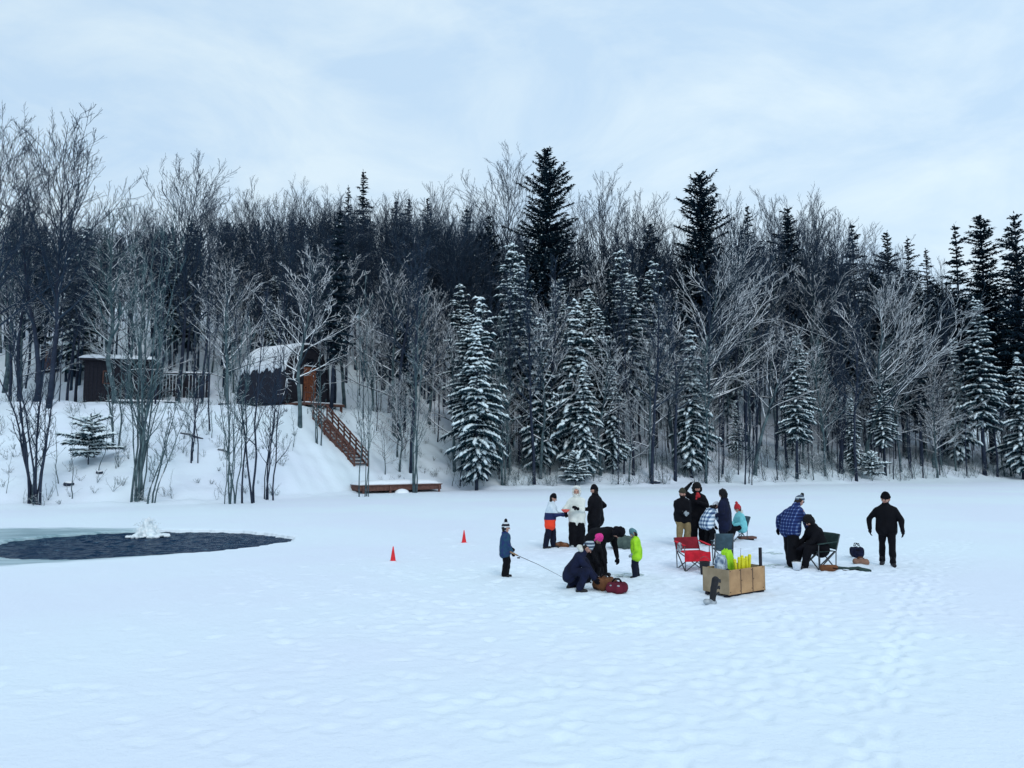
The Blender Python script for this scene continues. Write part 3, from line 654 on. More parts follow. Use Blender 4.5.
# ------------------------------------------------------------------ the wood itself: individual trees filling the slope
def in_clear(x, Y):
    px = 512 + x / Y * FPX; d = Y - float(np.interp(x, _sx, _sy))
    if d < .8: return True
    if px < 330 and d < 25: return True              # open slope below and around the huts
    if 330 <= px < 455 and d < 12: return True
    return False
wood = random.Random(9); cnt = 0; tries = 0
kinds = {'slim': 6, 'grey': 3, 'pole': 3}
while cnt < 290 and tries < 20000:
    tries += 1
    px = wood.uniform(-30, 1055); x_u = (px - 512) / FPX
    # depth behind the shore, denser in front
    d = 1.0 + 46 * wood.random() ** 1.35
    Y = 60.0
    for _ in range(6): Y = float(np.interp(x_u * Y, _sx, _sy)) + d
    x = x_u * Y
    if in_clear(x, Y): continue
    if any((x - a) ** 2 + (Y - b_) ** 2 < 1.9 for a, b_ in PLACED): continue
    k = wood.choices(['slim', 'grey', 'pole', 'fir', 'spr', 'snw'], [40, 15, 12, 12, 9, 12])[0]
    if k == 'fir': key = wood.choice(['tall0', 'tall1', 'tall2', 'laden3']); H = wood.uniform(10, 15)
    elif k == 'snw': key = wood.choice(['snowy0', 'snowy1', 'snowy2', 'snowy3']); H = wood.uniform(8, 13)
    elif k == 'spr': key = wood.choice(['spire0', 'spire1', 'spire2', 'dark2']); H = wood.uniform(12, 17)
    else: key = f'{k}{wood.randrange(kinds[k])}'; H = {'slim': wood.uniform(13, 20), 'grey': wood.uniform(10, 15), 'pole': wood.uniform(7, 12)}[k]
    # keep the skyline where the photograph has it
    sk = np.interp(px, [-40, 0, 110, 200, 280, 350, 450, 560, 680, 780, 880, 930, 1060], [190, 200, 215, 205, 200, 205, 212, 215, 225, 222, 245, 275, 262])
    Hmax = (at_y(px, float(sk) + wood.uniform(0, 22), Y).z - gz(x, Y)); H = min(H, Hmax)
    if H < 4: continue
    PLACED.append((x, Y)); cnt += 1
    lx, ly = wood.gauss(0, .025), wood.gauss(0, .02); hw = 'short' if H < 10 else ('tall' if H > 13.5 else 'middling'); ln = ' leaning left' if lx < -.028 else (' leaning right' if lx > .028 else '')
    row = ('front-row ' if d < 9 else ('mid-slope ' if d < 24 else 'uphill ')) + hw
    if k == 'fir': nm, lab, g = 'fir_tree', f'{row} snow-flecked fir {ln.strip() + " " if ln else ""}{where(px)}', f'snow-flecked {row} firs {where(px)}'
    elif k == 'spr': nm, lab, g = 'spruce_tree', f'{row} dark narrow spruce {ln.strip() + " " if ln else ""}{where(px)}', f'dark {row} spruces {where(px)}'
    elif k == 'snw': nm, lab, g = 'bare_tree', f'{row} snow-lined bare tree {ln.strip() + " " if ln else ""}{where(px)}', f'snow-lined {row} trees {where(px)}'
    elif k == 'pole': nm, lab, g = 'pole_tree', f'{row} thin branch-poor pole tree {ln.strip() + " " if ln else ""}{where(px)}', f'thin {row} pole trees {where(px)}'
    elif k == 'grey': nm, lab, g = 'bare_tree', f'{row} grey-barked bare tree {ln.strip() + " " if ln else ""}{where(px)}', f'grey-barked {row} trees {where(px)}'
    else: nm, lab, g = 'bare_tree', f'{row} dark slender bare tree {ln.strip() + " " if ln else ""}{where(px)}', f'dark {row} bare trees {where(px)}'
    place(key, x, Y, H, nm, lab, g, lean=(lx, ly))
# low snow-lined trees along the front of the wood
for i in range(38):
    px = wood.uniform(452, 1035) if i < 32 else wood.uniform(372, 450); x_u = (px - 512) / FPX; d = wood.uniform(1.0, 9); Y = 60.0
    for _ in range(6): Y = float(np.interp(x_u * Y, _sx, _sy)) + d
    x = x_u * Y
    if any((x - a) ** 2 + (Y - b_) ** 2 < .8 for a, b_ in PLACED): continue
    PLACED.append((x, Y)); H = wood.uniform(3.5, 8)
    place(f'snowy{wood.randrange(4)}', x, Y, H, 'bare_tree', f'low {"spreading" if H > 6 else "bushy"} snow-lined tree at the wood edge {where(px)}', f'low snow-lined trees {where(px)}', lean=(wood.gauss(0, .08), 0))
# close-set poles along the lower wood
np_ = 0; tries = 0
while np_ < 240 and tries < 9000:
    tries += 1
    px = wood.uniform(335, 1040) if wood.random() < .88 else wood.uniform(-20, 335); x_u = (px - 512) / FPX; d = 1.2 + 22 * wood.random() ** 1.3; Y = 60.0
    for _ in range(6): Y = float(np.interp(x_u * Y, _sx, _sy)) + d
    x = x_u * Y
    if in_clear(x, Y) and not (px < 300 and d > 12 and wood.random() < .25): continue
    if 215 < px < 345 and d > 9: continue
    if any((x - a) ** 2 + (Y - b_) ** 2 < .6 for a, b_ in PLACED): continue
    PLACED.append((x, Y)); np_ += 1; H = wood.uniform(4.5, 11); lx = wood.gauss(0, .04)
    row = 'front-row' if d < 8 else 'inner'; hw = 'short' if H < 6.5 else ('tall' if H > 9 else 'middling'); ln = 'leaning left ' if lx < -.04 else ('leaning right ' if lx > .04 else '')
    place(f'pole{wood.randrange(3)}', x, Y, H, 'pole_tree', f'{row} {hw} thin pole tree {ln}{where(px)}', f'thin {row} poles {where(px)}', lean=(lx, wood.gauss(0, .03)), wide=wood.uniform(.8, 1.3))
# saplings along the edge
for i in range(70):
    px = wood.uniform(-10, 1030); x_u = (px - 512) / FPX; d = wood.uniform(.9, 4.5) if px > 440 else wood.uniform(.6, 16); Y = 60.0
    for _ in range(6): Y = float(np.interp(x_u * Y, _sx, _sy)) + d
    if 300 < px < 385 and d < 16: continue
    if 215 < px < 335 and d > 10: continue
    place(f'sapling{wood.randrange(5)}', x_u * Y, Y, wood.uniform(1.2, 4.2), 'sapling', f'thin leafless sapling in the bank snow {where(px)}' if px > 440 else f'thin leafless sapling on the open slope {where(px)}', f'saplings {where(px)}', cat='sapling', lean=(wood.gauss(0, .12), wood.gauss(0, .1)))

# far wood: one mass of low-detail trees closing the hill behind
def far_wood():
    rnd = random.Random(4); P0, P1, R0, R1 = [], [], [], []; fb = []
    b1 = [Bare(seed=400 + i, H=15, r0=.13, hb=.3, nb=24, incl=45, blen=.25, curve=.3, sub=(7, 5, 1), rmin=.02) for i in range(3)]
    arrs = []
    for b_ in b1:
        S = b_.S[1] + b_.S[2] + b_.S[3] + [(b_.tp[i], b_.tp[i + 1], b_.tr[i], b_.tr[i + 1]) for i in range(len(b_.tp) - 1)]
        arrs.append((np.array([s[0] for s in S]), np.array([s[1] for s in S]), np.array([s[2] for s in S]), np.array([s[3] for s in S])))
    for i in range(620):
        px = rnd.uniform(-170, 1200); x_u = (px - 512) / FPX; d = rnd.uniform(27, 75) if px > 340 else rnd.uniform(30, 75); Y = 90.0
        for _ in range(6): Y = float(np.interp(x_u * Y, _sx, _sy)) + d
        x = x_u * Y; sk = np.interp(px, [-40, 0, 110, 200, 280, 350, 450, 560, 680, 780, 880, 930, 1060], [205, 212, 225, 215, 212, 215, 222, 225, 235, 235, 255, 285, 275])
        z = gz(x, Y); H = min(rnd.uniform(14, 22), at_y(px, float(sk) + rnd.uniform(0, 14), Y).z - z)
        if H < 4: continue
        A = arrs[i % 3]; s_ = H / 15; a = rnd.uniform(0, 6.3); c, s = math.cos(a), math.sin(a); M = np.array([[c, -s, 0], [s, c, 0], [0, 0, 1]]) * s_
        o_ = np.array([x, Y, z]); P0.append(A[0] @ M.T + o_); P1.append(A[1] @ M.T + o_); R0.append(A[2] * s_ + .004); R1.append(A[3] * s_ + .004)
    return segs_mesh('far_wood', np.concatenate(P0), np.concatenate(P1), np.concatenate(R0), np.concatenate(R1), 3, M_TWIG)
tag(link('far_wood', far_wood()), 'dense far hillside wood of bare grey crowns closing the hill behind', 'wood', kind='stuff')
def brush():
    rnd = random.Random(8); P0, P1, R0, R1 = [], [], [], []
    for i in range(1500):
        px = rnd.uniform(-10, 1034); x_u = (px - 512) / FPX; d = rnd.uniform(.5, 9) ** 1.0 if px > 450 else rnd.uniform(.8, 22); Y = 60.0
        if px <= 450 and rnd.random() < .5: continue
        if 300 < px < 385 and d < 14: continue
        for _ in range(5): Y = float(np.interp(x_u * Y, _sx, _sy)) + d
        x = x_u * Y; z = gz(x, Y); h = rnd.uniform(.4, 1.6) if px > 450 else rnd.uniform(.25, .9)
        for k in range(rnd.randint(3, 7)):
            d_ = Vector((rnd.gauss(0, .5), rnd.gauss(0, .4), 1)).normalized(); p = Vector((x, Y, z - .05))
            for j in range(3):
                q = p + d_ * h / 3; P0.append(p); P1.append(q); R0.append(.009); R1.append(.007)
                for _ in range(2):
                    e = (d_ + perp(d_, rnd) * .9).normalized(); P0.append(q); P1.append(q + e * h * rnd.uniform(.1, .28)); R0.append(.006); R1.append(.004)
                p = q; d_ = (d_ + Vector((rnd.gauss(0, .25), rnd.gauss(0, .25), -.02))).normalized()
    return segs_mesh('brush', [tuple(v) for v in P0], [tuple(v) for v in P1], R0, R1, 3, M_TWIGG)
tag(link('brush', brush()), 'leafless snow-dusted brush along the edge of the wood', 'brush', kind='stuff')
# look-alikes of one stretch are told apart by their order along it
_by = {}
for o in list(bpy.data.objects):
    if o.get('label') and o.parent is None and o.type == 'EMPTY': _by.setdefault(o['label'], []).append(o)
_ord = ['first', 'second', 'third', 'fourth', 'fifth', 'sixth', 'seventh', 'eighth', 'ninth', 'tenth', 'eleventh', 'twelfth']
for lab, os_ in _by.items():
    if 1 < len(os_) <= 12:
        os_.sort(key=lambda o: o.location.x / o.location.y)
        for k, o in enumerate(os_): o['label'] = (f'{lab}, {_ord[k]} from the left' if len(lab.split()) <= 12 else f'{lab}, {_ord[k]} along')
# ------------------------------------------------------------------ huts, stairs, dock
M_WOODD = mat('weathered_dark_boards', (.020, .019, .028), .85, (.010, .010, .016), 6, .4, 30)
M_SHINGLE = mat('dark_shingles', (.022, .026, .042), .85, (.012, .014, .024), 9, .5, 26)
M_BROWN = mat('red_brown_timber', (.15, .072, .056), .8, (.08, .038, .032), 7, .3, 30)
M_ORANGE = mat('varnished_plank_door', (.28, .085, .035), .6, (.14, .045, .022), 5, .3, 20)
M_GLASSD = mat('dark_window', (.01, .012, .02), .15, (.008, .01, .016), 3)
M_TRIM = mat('pale_trim', (.55, .56, .52), .6, (.42, .44, .42), 6)

def snow_slab(name, cx, cy, z, lx, ly, th, parent, seed=0, rz=0.0, over=.12):
    """uneven pillow of snow"""
    rnd = random.Random(seed); n, m_ = max(6, int(lx / .25)), max(4, int(ly / .25)); V, F = [], []
    for layer in (0, 1):
        for j in range(m_ + 1):
            for i in range(n + 1):
                u, v = i / n * 2 - 1, j / m_ * 2 - 1; e = (1 - abs(u) ** 5) * (1 - abs(v) ** 5)
                x, y = u * (lx / 2 + over), v * (ly / 2 + over)
                zz = 0 if layer == 0 else th * (.25 + .75 * e ** .5) + rnd.gauss(0, .014)
                if layer == 1: x *= .985; y *= .985
                V.append((cx + x * math.cos(rz) - y * math.sin(rz), cy + x * math.sin(rz) + y * math.cos(rz), z + zz))
    k = (n + 1) * (m_ + 1)
    for j in range(m_):
        for i in range(n):
            a = j * (n + 1) + i; F.append((a, a + n + 1, a + n + 2, a + 1)); F.append((k + a, k + a + 1, k + a + n + 2, k + a + n + 1))
    for i in range(n): F.append((i, i + 1, k + i + 1, k + i)); b_ = m_ * (n + 1) + i; F.append((b_ + 1, b_, k + b_, k + b_ + 1))
    for j in range(m_): a = j * (n + 1); F.append((a + n + 1, a, k + a, k + a + n + 1)); b_ = a + n; F.append((b_, b_ + n + 1, k + b_ + n + 1, k + b_))
    return link(name, make_mesh(name, V, F, M_SNOWCAP, True), parent)

# --- arched hut
Yh = 66.0
pL = at_y(240, 400, Yh + 2.2); xh = (277 - 512) / FPX * Yh; zf = gz(xh + 1.5, Yh - 1.0) + .35
hut = empty('arched_hut', (xh, Yh, zf), R(-33), 'arched hut with a snow-domed roof, dark shingled flanks and a red-brown plank door', 'hut')
HL, HWd, HH = 7.0, 4.7, 4.7
def gothic(t_, wd=HWd, ht=HH):          # t -1..1 across, pointed arch
    s_ = abs(t_); return math.copysign(wd / 2 * (1 - s_ ** 2.6) ** .6 if False else wd / 2 * math.cos(math.pi / 2 * (1 - s_)) ** .75, t_), ht * (1 - s_) ** .62 * (1 if s_ < 1 else 1)
def arch_pts(wd, ht, n=18):
    P = []
    for i in range(n + 1):
        a = math.pi * i / n; c, s_ = math.cos(a), math.sin(a)
        P.append((wd / 2 * math.copysign(abs(c) ** .85, c), ht * s_ ** .8))
    return P
def extrude(prof, x0, x1, n_in=None):
    V = [(x0, p[0], p[1]) for p in prof] + [(x1, p[0], p[1]) for p in prof]; k = len(prof)
    F = [(i, i + 1, k + i + 1, k + i) for i in range(k - 1)] + [(k - 1, 0, k, 2 * k - 1)] + [tuple(range(k - 1, -1, -1)), tuple(range(k, 2 * k))]
    return V, F
def hs_(x):
    q = (x + HL / 2) / 2.2; return 1.0 if q >= 1 else .42 + .58 * math.sqrt(max(0, 1 - (1 - q) ** 2))
sl_ = [-HL / 2, -HL / 2 + .15, -HL / 2 + .4, -HL / 2 + .8, -HL / 2 + 1.3, -HL / 2 + 1.8, -HL / 2 + 2.2, HL / 2]; pr = arch_pts(HWd, HH); V = [(x, p[0] * hs_(x), p[1] * hs_(x)) for x in sl_ for p in pr]; kp = len(pr)
F = [(s_ * kp + i, s_ * kp + i + 1, (s_ + 1) * kp + i + 1, (s_ + 1) * kp + i) for s_ in range(len(sl_) - 1) for i in range(kp - 1)] + [(s_ * kp + kp - 1, s_ * kp, (s_ + 1) * kp, (s_ + 1) * kp + kp - 1) for s_ in range(len(sl_) - 1)] + [tuple(range(kp - 1, -1, -1)), tuple(range((len(sl_) - 1) * kp, len(sl_) * kp))]
link('shell', make_mesh('shell', V, F, M_SHINGLE), hut)
# roof snow: blanket on the upper part of the vault with a ragged lower edge
rnd = random.Random(3); V, F = [], []; nx_, na_ = 34, 22
for layer in (0, 1):
    for i in range(nx_ + 1):
        x = -HL / 2 - .10 + (HL + .0) * i / nx_; lo = .42 + .05 * math.sin(i * .9) + .04 * math.sin(i * 2.3)
        for k in range(na_ + 1):
            f = lo + (math.pi - 2 * lo - .1) * k / na_; c, s_ = math.cos(f), math.sin(f); th = .02 if layer == 0 else .05 + .30 * max(0, math.sin(math.pi * k / na_)) ** .5 + .015 * math.sin(i * .7 + k * .9)
            V.append((x - (.25 * (1 - hs_(x)) if layer else 0), (HWd / 2 * hs_(x) + th) * math.copysign(abs(c) ** .85, c), (HH * hs_(x) + th) * s_ ** .8))
k0 = (nx_ + 1) * (na_ + 1)
for i in range(nx_):
    for k in range(na_):
        a = i * (na_ + 1) + k; F.append((a, a + 1, a + na_ + 2, a + na_ + 1)); F.append((k0 + a, k0 + a + na_ + 1, k0 + a + na_ + 2, k0 + a + 1))
for i in range(nx_):
    for a, b_ in ((i * (na_ + 1), (i + 1) * (na_ + 1)), ((i + 1) * (na_ + 1) + na_, i * (na_ + 1) + na_)): F.append((a, b_, k0 + b_, k0 + a))
for k in range(na_):
    F.append((k + 1, k, k0 + k, k0 + k + 1)); a = nx_ * (na_ + 1) + k; F.append((a, a + 1, k0 + a + 1, k0 + a))
link('roof_snow', make_mesh('roof_snow', V, F, M_SNOWCAP, True), hut)
V, F = extrude(arch_pts(HWd * .93, HH * .95), HL / 2 + .002, HL / 2 + .06); link('gable', make_mesh('gable', V, F, M_WOODD), hut)
mb = MB(); pr = arch_pts(HWd * 1.02, HH * 1.02)
for a, b_ in zip(pr[:-1], pr[1:]): mb.bar((HL / 2 + .10, a[0], a[1]), (HL / 2 + .10, b_[0], b_[1]), .14, .16)
mb.build('arch_trim', M_WOODD, hut)
door = MB().box((HL / 2 + .11, .25, 1.55), (.08, 1.25, 2.9)).build('door', M_ORANGE, hut)
mb = MB()
for k in range(7): mb.box((HL / 2 + .155, -.30 + k * .185, 1.55), (.012, .02, 2.85))
mb.build('board_joint', M_WOODD, door); MB().ball((HL / 2 + .2, -.25, 1.3), .05).build('handle', M_GLASSD, door)
win = MB().box((HL / 2 + .10, .25, 3.45), (.06, .75, .55)).build('window', M_GLASSD, hut)
MB().box((HL / 2 + .12, .25, 3.14), (.12, 1.2, .07)).build('sill', M_SNOWCAP, win)
MB().box((HL / 2 + .10, -.75, .95), (.06, .35, 1.2)).build('side_panel', M_TRIM, hut)
dk = MB().box((HL / 2 + 1.1, 0, -.15), (2.2, 4.4, .18)); 
for sx_ in (.3, 2.0):
    for sy_ in (-2, 0, 2): dk.box((HL / 2 + sx_, sy_, -.9), (.16, .16, 1.5))
dk.build('deck', M_BROWN, hut); snow_slab('deck_snow', HL / 2 + 1.35, 0, -.055, 1.5, 4.2, .10, hut, 5, 0, .02)
MB().box((0, 0, -.55), (HL, HWd * .95, 1.0)).build('plinth', M_WOODD, hut)
mb = MB(); mb.bar((HL / 2 + 2.1, -2.1, .75), (HL / 2 + 2.1, -.6, .75), .08)
for y in (-2.1, -1.35, -.6): mb.bar((HL / 2 + 2.1, y, -.1), (HL / 2 + 2.1, y, .75), .08)
mb.build('railing', M_BROWN, hut)

# --- flat-roofed hut
Yc = 64.0; xc = (122 - 512) / FPX * Yc; zc = gz(xc - 1.2, Yc - 2) + .25
h2 = empty('flat_roofed_hut', (xc, Yc, zc), R(14), 'dark boarded hut with a flat snow-covered roof behind grey trunks on the left', 'hut')
MB().box((0, 0, 1.6), (4.9, 4.0, 3.3)).build('wall', M_WOODD, h2)
mb = MB()
for k in range(17):
    if 8 < k < 13: continue
    mb.box((-2.4 + k * .3, -2.015, 1.6), (.03, .03, 3.2))
mb.build('cladding_batten', M_SHINGLE, h2)
rf = MB().box((0, -.1, 3.34), (5.4, 4.6, .16)).build('roof', M_WOODD, h2); snow_slab('roof_snow', 0, -.1, 3.422, 5.3, 4.5, .42, rf, 9)
d2 = MB().box((.75, -2.04, 1.15), (1.0, .06, 2.2)).build('door', M_GLASSD, h2); MB().ball((.35, -2.1, 1.1), .05).build('handle', M_TRIM, d2)
w2 = MB().box((-.75, -2.03, 1.95), (.5, .05, .9)).build('window', M_GLASSD, h2)
mb = MB()
for p, q in (((-1.04, 1.46), (-.46, 1.46)), ((-1.04, 2.44), (-.46, 2.44)), ((-1.04, 1.46), (-1.04, 2.44)), ((-.46, 1.46), (-.46, 2.44))): mb.bar((p[0], -2.07, p[1]), (q[0], -2.07, q[1]), .07)
mb.build('frame', M_BROWN, w2)
dk = MB().box((2.2, -2.9, -.1), (5.2, 1.7, .14))
for x in (-.2, 1.5, 3.2, 4.7): dk.box((x, -3.6, -.9), (.14, .14, 1.5))
dk.build('deck', M_WOODD, h2); snow_slab('deck_snow', 2.2, -2.9, -.028, 5.0, 1.5, .16, h2, 12)
mb = MB(); mb.bar((1.7, -3.65, .8), (4.75, -3.65, .8), .09)
for x in (1.7, 2.7, 3.7, 4.7): mb.bar((x, -3.65, -.1), (x, -3.65, .8), .08)
mb.build('railing', M_WOODD, h2)
for x in (-2, 2): 
    for y in (-1.6, 1.6): MB().box((x, y, -.75), (.3, .3, 1.5)).build('stilt', M_WOODD, h2)
# --- plank screen beside it
xs_ = (183 - 512) / FPX * 67; zs = gz(xs_, 67)
sc_ = empty('plank_screen', (xs_, 67, zs), R(6), 'low dark plank screen with a snow-covered top rail between the two huts', 'fence')
mb = MB()
for k in range(15): mb.box((-1.9 + k * .27, 0, .95), (.2, .04, 2.0 + .05 * math.sin(k * 3)))
mb.build('plank_panel', M_WOODD, sc_)
for x in (-2.05, 0.02, 2.05): MB().box((x, .09, .9), (.12, .12, 2.6)).build('post', M_WOODD, sc_)
MB().box((0, .03, 2.08), (4.3, .2, .08)).build('top_rail', M_WOODD, sc_); snow_slab('rail_snow', 0, .03, 2.122, 4.2, .25, .14, sc_, 3)
# --- outhouse
xo = (48 - 512) / FPX * 70; zo = gz(xo, 70)
oh = empty('outhouse', (xo, 70, zo), R(10), 'small dark outhouse between trunks left of the flat-roofed hut', 'shed')
MB().box((0, 0, 1.05), (1.1, 1.1, 2.2)).build('wall', M_WOODD, oh); rf = MB().box((0, 0, 2.2), (1.35, 1.35, .08), rx=.12).build('roof', M_WOODD, oh)
snow_slab('roof_snow', 0, 0, 2.30, 1.3, 1.3, .16, rf, 8); d_ = MB().box((0, -.57, .95), (.7, .03, 1.8)).build('door', M_BROWN, oh); MB().ball((.27, -.61, .95), .03).build('handle', M_TRIM, d_)

# --- stairs on the bank
bot, topp = Vector(((362 - 512) / FPX * 57.8, 57.8, 0)), Vector(((320 - 512) / FPX * 60.8, 60.8, 0)); bot.z = gz(bot.x, bot.y) + .15; topp.z = gz(topp.x, topp.y) + .35; print('STAIRS', bot, topp, px_of(bot), px_of(topp))
run = topp - bot; rh = Vector((run.x, run.y, 0)); Lr = rh.length; dirh = rh.normalized(); side = Vector((-dirh.y, dirh.x, 0))
st = empty('wooden_stairs', bot, 0, 'red-brown wooden stairs with two slatted railings climbing the snowy bank', 'stairs')
rise = run.z; nst = 15
for k in range(nst):
    f = (k + .5) / nst; c = dirh * Lr * f + Vector((0, 0, rise * f))
    MB().box(c, (.34, 1.15, .05), rz=math.atan2(dirh.y, dirh.x)).build('tread', M_BROWN, st)
for sgn in (-1, 1):
    o_ = side * .62 * sgn
    MB().bar(o_ - Vector((0, 0, .12)), o_ + run - Vector((0, 0, .12)), .06, .26).build('stringer', M_BROWN, st)
    rl = MB().bar(o_ + Vector((0, 0, .95)), o_ + run + Vector((0, 0, .95)), .10, .09).build('handrail', M_BROWN, st)
    for hgt in (.36, .68): MB().bar(o_ + Vector((0, 0, hgt)), o_ + run + Vector((0, 0, hgt)), .04, .12).build('mid_rail', M_BROWN, rl)
    for k in range(8):
        f = k / 7; c = o_ + run * f; MB().box(c + Vector((0, 0, .2)) + side * .055 * sgn, (.09, .09, 1.6), rz=math.atan2(dirh.y, dirh.x)).build('rail_post', M_BROWN, st)

# --- low dock at the foot of the bank
c0, c1 = at(360, 494), at(441, 491.5); mid = (c0 + c1) / 2; Ld = (c1 - c0).length; az_ = math.atan2(c1.y - c0.y, c1.x - c0.x)
dk = empty('low_dock', (mid.x, mid.y, gz(mid.x, mid.y) - .08), az_, 'low red-brown timber dock half buried in snow at the foot of the bank', 'dock')
MB().box((0, .0, .42), (Ld, .07, .34)).build('front_board', M_BROWN, dk); MB().box((0, 1.6, .42), (Ld, .07, .34)).build('back_board', M_BROWN, dk)
for s_ in (-1, 1): MB().box((s_ * (Ld / 2 - .037), .8, .42), (.07, 1.52, .34)).build('end_board', M_BROWN, dk)
MB().box((0, .8, .615), (Ld + .1, 1.85, .05)).build('deck', M_BROWN, dk)
for x in (-Ld / 2 + .2, -.9, 1.1, Ld / 2 - .2): MB().box((x, -.075, .25), (.13, .08, .65)).build('post', M_BROWN, dk)
snow_slab('snow', 0, .85, .642, Ld, 1.7, .30, dk, 4, 0, .02)
for (x, r) in ((-.1, .55),):
    V, F = [], []
    mb = MB(); mb.ball((x, -.25, 0), (r, .45, .36), 16, 9); mb.build('snow_heap', M_SNOWCAP, dk, True)

# --- logs and rocks showing through the snow
for i, (px, py, Y, L_, rz, lab) in enumerate(((192, 447, 52, 1.9, -.35, 'fallen dark branch lying in the snow between the huts and the open water'), (225, 452, 50, .9, -.2, 'short dark log on the slope beneath the arched hut'))):
    x = (px - 512) / FPX * Y; e = tag(link('log', None or (lambda mb: make_mesh('log', mb.V, mb.F, M_BARK, True))(MB().tube([(-L_ / 2, 0, .05), (-.1 * L_, .04, .10), (.2 * L_, -.03, .07), (L_ / 2, .05, .02)], [.05, .09, .08, .04], 8)), None, (x, Y, gz(x, Y))), lab, 'log'); e.rotation_euler = (0, .2, rz)
for i, (px, Y, s_, lab) in enumerate(((72, 43.5, .28, 'small dark rock poking out of the bank below the young fir'), (102, 45, .22, 'smaller dark stone right of the young fir'), (224, 62, .5, 'dark boulder with snow on top left of the arched hut'), (655, 64, .35, 'dark stump-like rock at the wood edge'))):
    x = (px - 512) / FPX * Y; mb = MB(); mb.ball((0, 0, 0), (s_, s_ * .8, s_ * .55), 9, 6)
    rn = random.Random(i); mb.V = [(v[0] * rn.uniform(.85, 1.15), v[1] * rn.uniform(.85, 1.15), v[2] * rn.uniform(.85, 1.1)) for v in mb.V]
    tag(link('rock', make_mesh('rock', mb.V, mb.F, M_BARK, True), None, (x, Y, gz(x, Y) + s_ * .25)), lab, 'rock')

# --- fountain (bubbler) of churning white water
fx, fy = FOUNT
fo = empty('water_fountain', (fx, fy, WATER_Z), 0, 'low boiling plume of white water in the dark open pool', 'fountain')
M_FOAM = mat('white_water', (.85, .89, .91), .5, (.66, .76, .80), 9, .5, 30)
rnd = random.Random(6); mb = MB()
for k in range(90):
    a = rnd.uniform(0, 6.3); r = abs(rnd.gauss(0, .32)); h = .50 * math.exp(-(r / .36) ** 2) * rnd.uniform(.6, 1.3)
    if r > .75: continue
    x, y = math.cos(a) * r, math.sin(a) * r * .8
    mb.ball((x, y, h * .5), (rnd.uniform(.05, .10), rnd.uniform(.05, .1), max(.06, h * .55)), 7, 6, rot=(rnd.gauss(0, .3), rnd.gauss(0, .3), a))
for k in range(60):
    a = rnd.uniform(0, 6.3); r = rnd.uniform(.3, .85); mb.ball((math.cos(a) * r, math.sin(a) * r * .8, .02), (rnd.uniform(.05, .11), rnd.uniform(.05, .10), rnd.uniform(.025, .07)), 7, 5)
soft(mb.V, mb.F, M_FOAM, 'plume', fo, .022, 2, .015, 22)
mb = MB()
for k in range(260):
    a = rnd.uniform(0, 6.3); r = rnd.uniform(.05, .5); z = .15 + .55 * rnd.random() * (1 - r); mb.ball((math.cos(a) * r, math.sin(a) * r * .8, z), rnd.uniform(.007, .019), 5, 4)
mb.build('spray_drops', M_FOAM, fo, True)
# ------------------------------------------------------------------ people
def cloth(name, c, c2=None, rough=.85, scale=7): return mat(name, c, rough, c2, scale, .35, 60, spec=.2, sheen=0)
M_SKIN = mat('skin', (.50, .28, .21), .55, (.42, .22, .17), 10)
M_EYE = mat('eye_dark', (.02, .018, .018), .3, (.015, .012, .012), 5); M_LIP = mat('lips', (.34, .12, .11), .5, (.3, .1, .1), 10)
M_BLACK = mat('black_shell', (.0045, .005, .008), .8, (.003, .003, .005), 7, .35, 60, spec=.12); M_BLACK2 = mat('black_wool', (.007, .007, .011), .9, (.004, .004, .006), 12, .4, 60, spec=.08)
M_NAVY = cloth('navy_nylon', (.007, .011, .038), (.004, .006, .020)); M_NAVY2 = cloth('navy_trousers', (.006, .009, .026), (.004, .005, .015))
M_CREAM = cloth('cream_parka', (.74, .76, .70), (.62, .64, .59)); M_FUR = mat('pale_fur', (.74, .75, .70), .9, (.46, .47, .44), 40, .8, 60)
M_FURD = mat('dark_fur', (.009, .008, .010), .95, (.004, .004, .005), 40, .8, 60)
M_KHAKI = cloth('khaki_canvas', (.26, .19, .095), (.18, .13, .065)); M_LIME = cloth('lime_shell', (.38, .72, .03), (.26, .54, .02), scale=4)
M_TEALG = cloth('grey_teal_knit', (.12, .24, .27), (.07, .15, .18), scale=30); M_PINK = cloth('pink_knit', (.75, .05, .28), (.55, .03, .2), scale=30)
M_TEAL = cloth('turquoise_shell', (.20, .58, .62), (.14, .45, .50)); M_REDK = cloth('red_knit', (.50, .035, .04), (.32, .02, .03), scale=30)
M_RED = cloth('red_canvas', (.62, .018, .035), (.42, .012, .024)); M_WHITE = cloth('white_knit', (.66, .69, .72), (.4, .44, .5), scale=30)
M_RUB = mat('boot_rubber', (.014, .014, .018), .6, (.008, .008, .01), 9); M_GREYB = cloth('grey_white_boots', (.34, .38, .40), (.2, .23, .26))
M_OLIVE = cloth('olive_cap', (.05, .048, .034), (.03, .028, .02)); M_HAIR = mat('brown_hair', (.018, .012, .010), .8, (.008, .006, .005), 30, .6, 60); M_BEARD = M_HAIR

